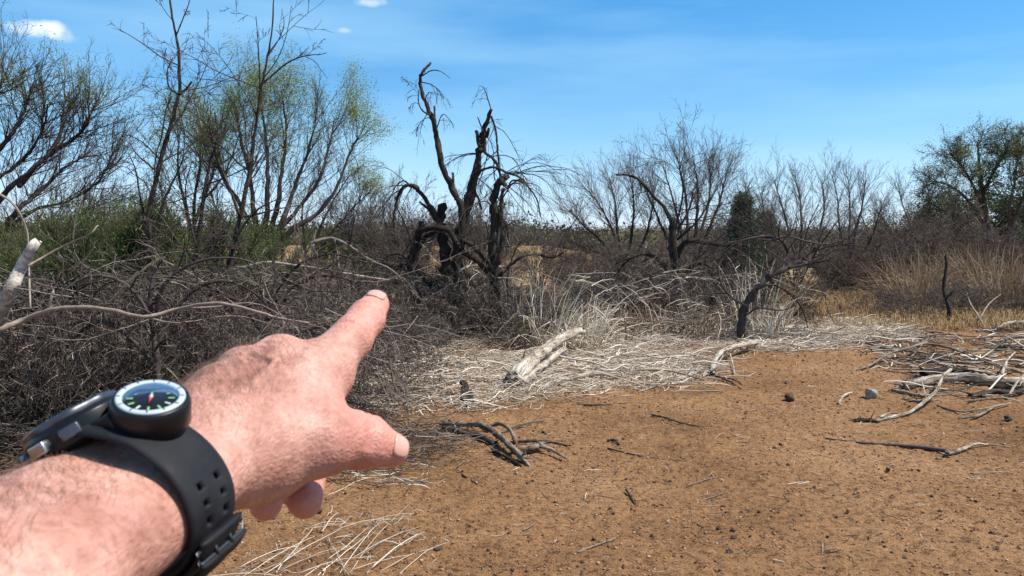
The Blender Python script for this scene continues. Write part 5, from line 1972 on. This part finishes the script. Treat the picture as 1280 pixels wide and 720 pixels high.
# reed clumps
def reeds(label, px, py, n, h, mat, seed, spread=.5, droop=.12, r=.006, lean=(0, 0), foot=.25, name='reed_clump', d=None, cat='reeds', kink=.05):
    rng = random.Random(seed)
    base = G(px, py) if d is None else at(px, d, 0)
    polys = []
    for i in range(n):
        az = rng.random() * 6.283
        tl = abs(rng.gauss(0, spread))
        dd = [math.cos(az) * math.sin(tl) + lean[0], math.sin(az) * math.sin(tl) + lean[1], math.cos(tl)]
        p = [math.cos(az) * foot * rng.random(), math.sin(az) * foot * rng.random(), 0]
        L = h * rng.uniform(.45, 1.1)
        nseg = 8
        pts = [tuple(p)]
        dr = droop * rng.uniform(.2, 1.9)
        for q in range(nseg):
            l = math.sqrt(sum(c * c for c in dd))
            dd = [c / l for c in dd]
            p = [p[k_] + dd[k_] * L / nseg for k_ in (0, 1, 2)]
            p[2] = max(p[2], .01)
            dd[2] -= dr * (q + 1) / nseg * 1.6
            if kink and rng.random() < kink:
                dd = [dd[0] + rng.gauss(0, .7), dd[1] + rng.gauss(0, .7), dd[2] - rng.uniform(.3, 1.5)]
            dd[0] += rng.gauss(0, .035)
            dd[1] += rng.gauss(0, .035)
            pts.append(tuple(p))
        rr = r * rng.uniform(.5, 1.2)
        polys.append((pts, [rr * (1 - .75 * (q / nseg) ** 2) for q in range(nseg + 1)]))
    o_ = link(name, tubes(name, polys, 4, MATS[mat], caps=False, seed=seed), None, base)
    return tag(o_, label, cat)


reeds('fan of tall bleached white reeds arching beside the thick white log', 700, 436, 120, 1.15, 'reed_white', 1, .65, .16, .010, (.45, -.05), .40, kink=.07)
reeds('thin upright bleached reeds left of the white reed fan, right of the gnarled stump', 655, 424, 46, 1.35, 'reed_white', 2, .3, .07, .0075, (.03, 0), .35)
reeds('low spray of bleached reeds right of the thick white log', 735, 436, 90, .85, 'reed_white', 3, .7, .16, .010, (.15, 0), .35)
reeds('bleached reeds with folded tops behind the curved dark tree', 942, 418, 42, 1.5, 'reed_white', 4, .30, .12, .012, (-.05, 0), .5)
reeds('loose bleached reeds at the foot of the curved dark tree', 962, 424, 90, .7, 'reed_white', 5, .85, .18, .010, (0, 0), .5)
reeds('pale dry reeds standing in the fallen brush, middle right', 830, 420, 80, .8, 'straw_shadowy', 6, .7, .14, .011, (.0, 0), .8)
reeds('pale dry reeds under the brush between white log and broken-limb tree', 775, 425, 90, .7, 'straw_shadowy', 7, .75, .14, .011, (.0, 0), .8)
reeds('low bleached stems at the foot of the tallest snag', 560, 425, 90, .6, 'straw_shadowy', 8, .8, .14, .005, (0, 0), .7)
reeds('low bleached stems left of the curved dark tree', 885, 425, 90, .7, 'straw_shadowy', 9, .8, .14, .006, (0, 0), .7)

# tan grass clumps, right
for i, (px, d, n, h, lb, mt) in enumerate((
    (1138, 20.5, 620, 1.35, 'tall tan grass clump left of the dark leaning post', 'grass_tan'),
    (1192, 21.5, 620, 1.45, 'tall tan grass clump directly behind the dark leaning post', 'grass_tan'),
    (1238, 20.5, 750, 1.50, 'tall tan grass clump right of the dark leaning post', 'grass_tan'),
    (1285, 20.0, 650, 1.35, 'tall tan grass clump at the right edge', 'grass_tan'),
    (1165, 18.5, 420, .95, 'drooping straw-coloured grass in front of the dark leaning post row', 'grass_tan'),
    (1260, 18.3, 420, 1.0, 'drooping straw-coloured grass in front of the right edge clump', 'grass_tan'),
)):
    reeds(lb, px, 0, int(n * .9), h * 1.0, mt, 40 + i, .60, .20, .0075, (0, -.03), .75, 'grass_clump', d, 'grass', .02)
# dark weathered post
single('wooden_post', 'dark weathered leaning post in front of the tan grass', 'post', [([(1187, 410), (1186, 385), (1180, 360), (1183, 332), (1182, 320)], .055, .022), ([(1184, 372), (1192, 362), (1196, 352)], .02, .012)], 'bark_black', 15.8, 13)

def ochre_grass():
    rng = random.Random(9)
    poly = [(985, 402), (1010, 376), (1052, 368), (1090, 378), (1110, 402), (1060, 412)]
    W = [G(x, y)[:2] for x, y in poly]
    res = []
    x0, x1 = min(w[0] for w in W), max(w[0] for w in W)
    y0, y1 = min(w[1] for w in W), max(w[1] for w in W)
    for i in range(26000):
        x, y = rng.uniform(x0 - 1, x1 + 1), rng.uniform(y0, y1 + 9)
        a, t = rng.random() * 6.28, abs(rng.gauss(0, .8))
        L = rng.uniform(.10, .30)
        dx, dy, dz = math.cos(a) * math.sin(t), math.sin(a) * math.sin(t), math.cos(t)
        z = gh(x, y)
        res.append(([(x, y, z), (x + dx * L * .6, y + dy * L * .6, z + dz * L * .7), (x + dx * L, y + dy * L, z + max(.02, dz * L * .75))], [.006, .005, .002]))
    return res


o = link('dry_grass', tubes('dry_grass', ochre_grass(), 3, MATS['grass_ochre'], caps=False))
tag(o, 'short ochre grass on the open patch between the thin trees and tan grass', None, None, 'stuff')

# ------------------------------------------------------------------ logs and branches on the ground
def on_ground(name, label, cat, limbs, mat, seed, k=9, rough=.14, group=None):
    return single(name, label, cat, limbs, mat, None, seed, k, rough, None, 0, group, True)


on_ground('fallen_log', 'thick bleached split log rising out of the straw, charred at its lower end', 'log', [
    ([(644, 484, .10), (660, 473, .17), (678, 464, .24), (700, 455, .32), (724, 449, .40)], .090, .052),
    ([(650, 487, .07), (664, 481, .11), (684, 471, .18), (704, 461, .25)], .050, .03)], 'wood_white', 21, 16, .2)
on_ground('charred_root', 'black charred root end with prongs, below the bleached split log', 'root', [
    ([(642, 488, .03), (646, 479, .08), (654, 474, .09)], .075, .06), ([(646, 486, .03), (654, 489, .02), (660, 494, .01)], .022, .008), ([(642, 486, .03), (638, 492, .01), (636, 496, .01)], .018, .008)], 'bark_black', 22, 8, .3)
on_ground('pale_branch', 'bleached branch lying at the soil edge right of the split log', 'branch', [
    ([(690, 486, .06), (705, 483, .08), (722, 481, .09), (740, 478, .10), (760, 477, .09), (775, 475, .07)], .024, .034), ([(752, 474, .04), (762, 470, .07), (770, 468, .09)], .010, .005)], 'wood_white', 23)
on_ground('pale_branch', 'curved white branch lying below the curved dark tree', 'branch', [
    ([(890, 470, .04), (893, 461, .10), (902, 454, .15), (915, 449, .16), (930, 444, .15), (944, 439, .13)], .032, .042), ([(912, 450, .09), (916, 460, .05), (918, 470, .02)], .010, .006), ([(894, 462, .04), (905, 452, .10), (913, 443, .18)], .010, .006)], 'wood_white', 24)
on_ground('dark_root', 'dark forked root in the soil beneath the curved white branch', 'root', [
    ([(888, 469, .02), (900, 475, .03), (912, 480, .03), (925, 487, .01)], .014, .008), ([(900, 475, .03), (915, 477, .03), (928, 482, .01)], .010, .005)], 'bark_black', 25)
on_ground('pale_branch', 'long thin bleached stick pointing left, beside the curved white branch', 'branch', [
    ([(798, 491, .01), (820, 485, .02), (845, 479, .03), (868, 472, .05), (880, 466, .08)], .008, .010), ([(826, 470, .05), (850, 462, .08), (880, 455, .10)], .009, .006)], 'wood_white', 26)
on_ground('tree_stump', 'small dark stump sticking out of the straw left of the bleached split log', 'stump', [
    ([(583, 508, .0), (582, 505, .08), (581, 503, .16), (579, 502, .20)], .05, .028), ([(588, 506, 0), (589, 505, .08), (588, 504, .13)], .03, .01), ([(577, 507, 0), (576, 505, .07)], .025, .01)], 'bark_black', 27, 8, .3)
on_ground('dark_branch', 'long dark branch half buried in the straw left of the small stump', 'branch', [
    ([(466, 506, .02), (490, 502, .04), (515, 497, .05), (545, 494, .05), (572, 496, .03)], .026, .022), ([(470, 512, .01), (500, 506, .02), (520, 503, .02)], .02, .014)], 'wood_weathered', 28)
on_ground('gnarled_branch', 'gnarled grey forked driftwood lying on the soil right of the thumb', 'branch', [
    ([(556, 535, .03), (575, 538, .05), (596, 541, .07), (612, 549, .08), (628, 559, .07), (640, 570, .06), (652, 577, .04)], .022, .028),
    ([(610, 541, .05), (625, 543, .09), (638, 552, .09), (645, 562, .06)], .018, .016),
    ([(560, 530, .04), (566, 536, .05), (572, 545, .03)], .012, .008),
    ([(645, 569, .04), (662, 569, .05), (676, 566, .06)], .022, .022),
    ([(676, 567, .06), (690, 569, .04), (706, 575, .02)], .018, .009),
    ([(648, 576, .04), (658, 582, .02), (666, 589, .01)], .017, .006)], 'wood_weathered', 29, 9, .28)
on_ground('dark_bark', 'slab of dark rotten bark under the upper end of the gnarled driftwood', 'bark', [
    ([(560, 541, .02), (576, 545, .03), (596, 549, .03), (618, 558, .02)], .035, .022), ([(616, 566, .02), (636, 576, .02), (650, 584, .01)], .016, .012)], 'bark_black', 30, 8, .35)
on_ground('dark_branch', 'thin dark stick running right from the gnarled driftwood', 'branch', [
    ([(640, 556, .02), (660, 556, .03), (685, 557, .03), (708, 560, .02)], .013, .007)], 'bark_dark', 31)
on_ground('dark_branch', 'short dark stick slanting up-right above the gnarled driftwood', 'branch', [
    ([(628, 543, .01), (645, 538, .03), (662, 533, .03), (678, 529, .02)], .010, .008)], 'bark_dark', 32)
sticks = [
    ('thin dark stick alone on open soil, left of the centre line of the clearing', [(815, 520, .01), (832, 525, .02), (850, 531, .02), (875, 535, .01)], .010, .004, 'bark_black'),
    ('long thin dark stick with a knob at its left end, below the lone stick', [(760, 562, .01), (785, 569, .015), (815, 575, .015), (868, 579, .01)], .007, .004, 'bark_dark'),
    ('stub of dark wood at the left end of the long thin dark stick', [(761, 552, .01), (768, 553, .02), (774, 557, .01)], .014, .008, 'bark_black'),
    ('tiny dark stick lying upright on the open soil near the bottom', [(783, 614, .01), (789, 625, .015), (795, 635, .01)], .008, .006, 'bark_dark'),
    ('pale straight stick near the bottom edge of the clearing', [(722, 692, .008), (745, 684, .012), (770, 675, .01)], .005, .004, 'twig_pale'),
    ('small pale curved twig low on the soil, left of the pale straight stick', [(654, 664, .005), (665, 659, .01), (671, 650, .006)], .004, .003, 'twig_pale'),
    ('thin tan twig on the soil right of the tiny dark stick', [(858, 608, .005), (880, 602, .01), (900, 596, .006)], .004, .003, 'twig_pale'),
    ('thin brown twig on the soil below the tan twig', [(862, 633, .005), (885, 625, .01), (912, 615, .006)], .004, .003, 'twig_brown'),
    ('dark crooked twig on the soil below the thumb tip', [(572, 590, .006), (585, 600, .012), (605, 611, .006)], .007, .004, 'bark_dark'),
    ('short white stick fragment below the thumb tip', [(572, 585, .01), (580, 578, .012)], .005, .004, 'twig_pale'),
    ('dark stick with a bleached end on the soil below the straw edge', [(722, 507, .01), (750, 508, .015), (784, 505, .01)], .010, .006, 'bark_dark'),
    ('thin pale twig lying flat left of the long right-hand pole', [(990, 593, .005), (1002, 592, .01), (1012, 592, .005)], .004, .003, 'twig_pale'),
    ('short pale straw stem on the soil at the lower right', [(1214, 592, .005), (1240, 592, .01), (1262, 591, .005)], .004, .003, 'twig_pale'),
    ('faint grey stick across the soil left of the greenish rock', [(936, 569, .006), (965, 567, .01), (1018, 568, .006)], .005, .003, 'twig_grey'),
    ('thin dark twig in the centre of the open soil', [(842, 498, .006), (862, 500, .01), (880, 499, .006)], .006, .004, 'twig_brown'),
]
for i, (lb, pts, r0, r1, mt) in enumerate(sticks):
    on_ground('stick', lb, 'stick', [(pts, r0, r1)], mt, 60 + i, 6, .12, 'sticks lying on the soil')

# right-hand driftwood
on_ground('fallen_log', 'pale grey log lying level in the brushwood at the right, dark underneath', 'log', [
    ([(1132, 488, .05), (1150, 485, .07), (1172, 482, .08), (1200, 481, .08), (1235, 484, .07), (1270, 486, .06)], .040, .052)], 'wood_white', 81, 12, .15)
on_ground('dark_log', 'dark rotten log lying just behind the pale grey log', 'log', [
    ([(1155, 470, .03), (1180, 468, .05), (1210, 470, .05), (1245, 477, .04)], .05, .04)], 'bark_black', 82, 9, .3)
on_ground('pale_branch', 'white crooked branch rising right from a buried dark end, before the pale grey log', 'branch', [
    ([(1096, 528, .01), (1115, 524, .02), (1135, 520, .03), (1150, 513, .05), (1162, 507, .08), (1172, 500, .12), (1178, 492, .18), (1187, 486, .20)], .014, .016),
    ([(1158, 508, .07), (1155, 500, .10), (1152, 494, .14)], .007, .005), ([(1100, 524, .02), (1110, 521, .03), (1120, 520, .03)], .010, .006)], 'wood_white', 83)
on_ground('dark_branch', 'dark buried stub at the left end of the white crooked branch', 'branch', [
    ([(1070, 528, .01), (1082, 528, .02), (1096, 529, .01)], .024, .016)], 'bark_black', 84)
on_ground('grey_branch', 'long grey branch arching over the soil behind the greenish rock', 'branch', [
    ([(1072, 464, .01), (1090, 460, .05), (1110, 452, .10), (1135, 448, .14), (1155, 444, .16), (1180, 446, .14), (1205, 450, .10)], .012, .018),
    ([(1098, 460, .02), (1118, 458, .02), (1134, 454, .05), (1150, 446, .12)], .012, .008), ([(1150, 446, .14), (1158, 440, .18), (1170, 441, .15)], .010, .006)], 'wood_weathered', 85)
on_ground('grey_branch', 'grey curved bark strip between the greenish rock and the pale grey log', 'branch', [
    ([(1118, 492, .03), (1132, 495, .04), (1150, 498, .03), (1180, 496, .02)], .020, .018), ([(1128, 500, .01), (1150, 504, .02), (1172, 502, .02)], .014, .01)], 'wood_weathered', 86, 8, .3)
on_ground('fallen_pole', 'long thin dark pole lying across the soil at the lower right', 'branch', [
    ([(1035, 550, .01), (1070, 556, .02), (1110, 560, .025), (1150, 564, .03), (1190, 570, .03)], .008, .015)], 'bark_dark', 87)
on_ground('pale_branch', 'peeled white end piece at the right end of the long thin dark pole', 'branch', [
    ([(1186, 571, .03), (1200, 568, .035), (1215, 562, .04), (1232, 560, .03), (1262, 560, .01)], .018, .004)], 'wood_white', 88)
on_ground('grey_branch', 'thin grey branch along the soil right of the white crooked branch', 'branch', [
    ([(1172, 508, .01), (1200, 517, .02), (1230, 515, .03), (1262, 508, .03)], .008, .010), ([(1200, 524, .01), (1222, 522, .02), (1240, 514, .03)], .014, .010)], 'wood_weathered', 89)
on_ground('pale_branch', 'white weathered log end at the right edge, in front of the tan grass', 'log', [
    ([(1246, 413, .04), (1262, 410, .08), (1285, 410, .08)], .045, .055)], 'wood_white', 90, 10, .2)
on_ground('grey_branch', 'forked pale branch leaning on the dead twigs near the right edge', 'branch', [
    ([(1232, 412, .02), (1222, 404, .15), (1212, 397, .30), (1208, 390, .42)], .022, .012), ([(1225, 405, .12), (1236, 398, .30), (1250, 392, .42)], .018, .008)], 'twig_pale', 91)
more = [
    ('dark curved branch under the right edge brushwood, lowest of the heap', [(1215, 498, .03), (1240, 495, .05), (1262, 496, .05), (1290, 490, .04)], .04, .03, 'bark_black'),
    ('grey log slanting toward the right edge above the pale grey log', [(1175, 455, .06), (1205, 462, .08), (1235, 462, .08), (1275, 472, .06)], .022, .018, 'wood_weathered'),
    ('thin bleached branch crossing the right edge heap diagonally', [(1178, 440, .08), (1205, 450, .12), (1232, 462, .10), (1262, 470, .06)], .014, .009, 'twig_pale'),
    ('bleached branch poking from the right edge heap toward the upper left', [(1280, 448, .15), (1255, 438, .20), (1230, 432, .12), (1205, 428, .04)], .018, .010, 'wood_white'),
    ('dark weathered branch at the right edge, behind the bleached ones', [(1295, 432, .10), (1265, 436, .16), (1240, 446, .10), (1222, 450, .03)], .024, .014, 'bark_dark'),
    ('long thin grey branch lying flat along the back of the right heap', [(1145, 425, .04), (1180, 424, .08), (1215, 427, .08), (1262, 422, .05)], .012, .010, 'wood_weathered'),
    ('pale splintered wood piece in the middle of the right heap', [(1252, 480, .10), (1258, 468, .16), (1268, 458, .18)], .024, .012, 'wood_white'),
    ('short pale branch resting on top of the right heap', [(1262, 500, .06), (1274, 488, .12), (1290, 478, .14)], .018, .012, 'twig_pale'),
]
for i, (lb, pts, r0, r1, mt) in enumerate(more):
    on_ground('driftwood', lb, 'branch', [(pts, r0 * .75, r1 * .75)], mt, 95 + i, 8, .2, 'driftwood heap at the right edge')

# bottom straw pile, each stem bent
rng = random.Random(15)
st = []
pile = [((310, 722), (400, 668)), ((330, 722), (420, 665)), ((345, 716), (395, 660)), ((305, 716), (372, 690)), ((440, 722), (516, 630)), ((395, 722), (455, 672)), ((380, 720), (460, 664)),
        ((425, 722), (485, 655)), ((455, 722), (522, 668)), ((470, 720), (545, 690)), ((405, 672), (430, 722)), ((392, 662), (440, 655)), ((420, 665), (500, 648)), ((480, 668), (548, 676)),
        ((375, 722), (470, 700)), ((430, 720), (520, 700)), ((500, 726), (552, 676)), ((240, 726), (350, 718)), ((300, 712), (330, 722)), ((398, 665), (415, 650)), ((455, 660), (520, 650)),
        ((350, 722), (440, 684)), ((440, 700), (525, 660)), ((410, 700), (440, 722))]
for (a, b2) in pile:
    for q in range(rng.choice((1, 1, 2))):
        j = lambda s: rng.uniform(-s, s)
        w0, w1 = np.array(G(a[0] + j(7), a[1] + j(4))), np.array(G(b2[0] + j(9), b2[1] + j(5)))
        L = np.linalg.norm(w1 - w0)
        sidew = np.array([-(w1 - w0)[1], (w1 - w0)[0], 0]) / max(L, 1e-6)
        cv, hh = rng.uniform(-.04, .04), rng.uniform(.004, .028)
        pts = [w0 + (w1 - w0) * t + sidew * cv * L * math.sin(t * 3.14) + np.array([j(.004), j(.004), .012 + hh * math.sin(t * 3.14) + .006 * q]) for t in np.linspace(0, 1, 8)]
        r = rng.uniform(.0010, .0020) if q else rng.uniform(.0016, .0028)
        st.append((pts, list(np.linspace(r, r * .55, 8))))
base = np.array(G(420, 700))
o = link('straw', tubes('straw', st, 6, MATS['straw'], origin=base, seed=6, rough=.1), None, tuple(base))
tag(o, 'loose bundle of dry straw stems on the soil at the bottom edge', None, None, 'stuff')
LIT5 = [(290, 722), (330, 670), (420, 650), (520, 640), (560, 690), (540, 722)]
o = link('straw', tubes('straw', litter(rng, 90, LIT5, .05, .22, .0008, .0022, .02, None, .6, .7), 4, MATS['straw'], caps=False, seed=8))
tag(o, 'fine scattered straw bits around the bundle at the bottom edge', None, None, 'stuff')
LIT7 = [(400, 580), (520, 575), (545, 590), (500, 612), (420, 612)]
o = link('straw', tubes('straw', litter(rng, 34, LIT7, .12, .38, .002, .0035, .02, None, .1, .4), 4, MATS['straw'], caps=False, seed=18))
tag(o, 'few pale straw stems on the soil just below the thumb', None, None, 'stuff')

# ------------------------------------------------------------------ stones, clods, pebbles
def lump(name, label, cat, px, py, r, mat, seed, squash=.7, group=None):
    bm_ = bpy.data.meshes.new(name)
    import bmesh
    b0 = bmesh.new()
    bmesh.ops.create_icosphere(b0, subdivisions=3, radius=1)
    rs_ = np.random.RandomState(seed)
    ph = rs_.rand(6, 3) * 6.28
    fr_ = rs_.uniform(1.2, 4.5, (6, 3))
    for v_ in b0.verts:
        c = v_.co
        s = 1 + sum(.11 / (1 + q * .35) * math.sin(fr_[q, 0] * c.x + ph[q, 0]) * math.cos(fr_[q, 1] * c.y + ph[q, 1] + fr_[q, 2] * c.z) for q in range(6))
        v_.co = Vector((c.x * s * r, c.y * s * r * .85, c.z * s * r * squash))
    b0.to_mesh(bm_)
    b0.free()
    bm_.materials.append(MATS[mat])
    bm_.polygons.foreach_set('use_smooth', np.ones(len(bm_.polygons), dtype=bool))
    g = G(px, py)
    o_ = link(name, bm_, None, (g[0], g[1], g[2] + r * squash * .55))
    o_.rotation_euler = (rs_.rand() * .4, rs_.rand() * .4, rs_.rand() * 6)
    return tag(o_, label, cat, group)


bark('stone_green', [(0.13, 0.12, 0.085), (0.29, 0.27, 0.20), (0.48, 0.45, 0.36)], (30, 30, 30), bump=.8, dist=.01, rnd_w=0.0)
bark('stone_pale', [(0.30, 0.26, 0.22), (0.52, 0.47, 0.41), (0.64, 0.60, 0.54)], (40, 40, 40), bump=.8, dist=.006, rnd_w=0.0)
bark('clod_dark', [(0.03, 0.02, 0.015), (0.07, 0.045, 0.032), (0.12, 0.08, 0.055)], (40, 40, 40), bump=.8, dist=.006, rnd_w=0.0)
lump('rock', 'greenish grey rock on the soil in front of the right brushwood', 'rock', 1089, 498, .066, 'stone_green', 1, 1.05)
lump('dung_clod', 'round black clod alone on the open soil, left of the greenish rock', 'clod', 987, 500, .055, 'clod_dark', 2, .8)
on_ground('bone_fragment', 'small white forked wood fragment left of the greenish rock', 'wood chip', [([(1048, 506, .01), (1054, 499, .03), (1064, 494, .03)], .016, .014)], 'wood_white', 120, 7, .3)
cl = [(966, 662, .012), (978, 668, .016), (984, 655, .014), (1010, 648, .013), (917, 674, .022), (912, 692, .026), (916, 664, .018), (898, 661, .016), (985, 566, .018), (830, 634, .014), (968, 562, .024), (985, 583, .022),
      (636, 668, .014), (660, 606, .020), (548, 690, .030), (400, 640, .018), (815, 670, .013), (742, 675, .014), (1004, 452, .028), (982, 480, .026), (1260, 525, .04), (1110, 588, .02), (940, 662, .02), (1045, 484, .02), (1020, 470, .02),
      (1240, 668, .018), (1175, 640, .016), (1130, 700, .018), (1060, 640, .014), (690, 590, .014), (1018, 610, .016)]
pos_w = ['left of', 'right of', 'below', 'above']
for i, (px, py, r) in enumerate(cl):
    lump('soil_clod', 'small dark clod of earth lying on the open brown soil', 'clod', px, py, r * .85, 'clod_dark', 200 + i, .75, 'small dark clods on the open soil')

# pebbles and crumbs of soil, nobody could count them
rs = np.random.RandomState(77)
import bmesh as _bm
b0 = _bm.new()
_bm.ops.create_icosphere(b0, subdivisions=1, radius=1)
iv = np.array([v_.co[:] for v_ in b0.verts])
it = np.array([[v_.index for v_ in f.verts] for f in b0.faces])
b0.free()


def crumbs(n, y0, y1, s0, s1, mat, seed, label, name='gravel'):
    rs_ = np.random.RandomState(seed)
    y = y0 + (y1 - y0) * rs_.rand(n) ** 1.3
    x = (rs_.rand(n) * 1.45 - .62) * y
    keep_ = vnoise(x * 1.6, y * 1.6, seed) > .28
    x, y = x[keep_], y[keep_]
    n = len(x)
    s = (s0 + (s1 - s0) * rs_.rand(n) ** 4) * (.6 + y / 12)
    z = gh_np(x, y) + micro(x, y) + s * .25
    V = iv[None] * (1 + .25 * rs_.randn(n, len(iv), 1)) * s[:, None, None] * np.array([1, 1, .7]) + np.stack([x, y, z], 1)[:, None, :]
    T = (it[None] + (np.arange(n) * len(iv))[:, None, None]).reshape(-1, 3)
    o_ = link(name, quads_mesh(name, V.reshape(-1, 3), T, MATS[mat], False, np.repeat(rs_.rand(n), len(iv))))
    tag(o_, label, None, None, 'stuff')


bark('crumb', [(0.10, 0.055, 0.03), (0.24, 0.125, 0.06), (0.34, 0.19, 0.10), (0.46, 0.32, 0.20)], (8, 8, 8), bump=0, rnd_w=.95)
crumbs(42000, 3.2, 14, .0022, .010, 'crumb', 5, 'crumbs of earth scattered over the open soil')
crumbs(9000, 3.2, 16, .0025, .013, 'clod_dark', 6, 'dark specks of dung and bark scattered over the open soil')
rng = random.Random(55)
OPEN = [(600, 722), (560, 600), (620, 530), (760, 500), (940, 460), (1090, 450), (1130, 520), (1290, 520), (1290, 722)]
LIT8 = [(1080, 425), (1300, 415), (1310, 500), (1170, 500), (1130, 470)]
o = link('fallen_twigs', tubes('fallen_twigs', litter(rng, 130, LIT8, .2, .8, .003, .009, .12, None, 0.0, .8, .2), 5, MATS['reed_white'], caps=False, seed=63))
tag(o, 'bleached stems lying over the right-hand brushwood', None, None, 'stuff')
o = link('litter', tubes('litter', litter(rng, 950, OPEN, .02, .13, .0009, .0026, .006, None, 0, 1.5, .15, 3), 4, MATS['twig_brown'], caps=False, seed=31))
tag(o, 'tiny bits of twig scattered over the open soil', None, None, 'stuff')
o = link('litter', tubes('litter', litter(rng, 320, OPEN, .02, .16, .0008, .0022, .006, None, 0, 1.5, .15, 3), 4, MATS['straw'], caps=False, seed=32))
tag(o, 'tiny bits of pale straw scattered over the open soil', None, None, 'stuff')

# dry leaf and bark flakes lying among the straw
rs = np.random.RandomState(88)
fl = []
rng = random.Random(88)
W = [G(x, y)[:2] for x, y in LIT]
while len(fl) < 5200:
    x, y = rng.uniform(min(w[0] for w in W), max(w[0] for w in W)), rng.uniform(min(w[1] for w in W) - .6, max(w[1] for w in W))
    if in_poly(x + rng.gauss(0, .3), y + rng.gauss(0, .3), W):
        fl.append((x, y, gh(x, y) + .012 + .05 * rng.random() ** 2))
fl = np.array(fl)
o = link('leaf_litter', leaf_mesh('leaf_litter', fl, 9000, .022, .03, MATS['grass_tan'], rs))
o.data.vertices.foreach_get('co', _c := np.zeros(len(o.data.vertices) * 3, dtype=np.float32))
_c = _c.reshape(-1, 3)
_c[:, 2] = np.maximum(_c[:, 2], gh_np(_c[:, 0], _c[:, 1]) + .008)
o.data.vertices.foreach_set('co', _c.ravel())
tag(o, 'brown leaf and bark flakes lying among the straw', None, None, 'stuff')
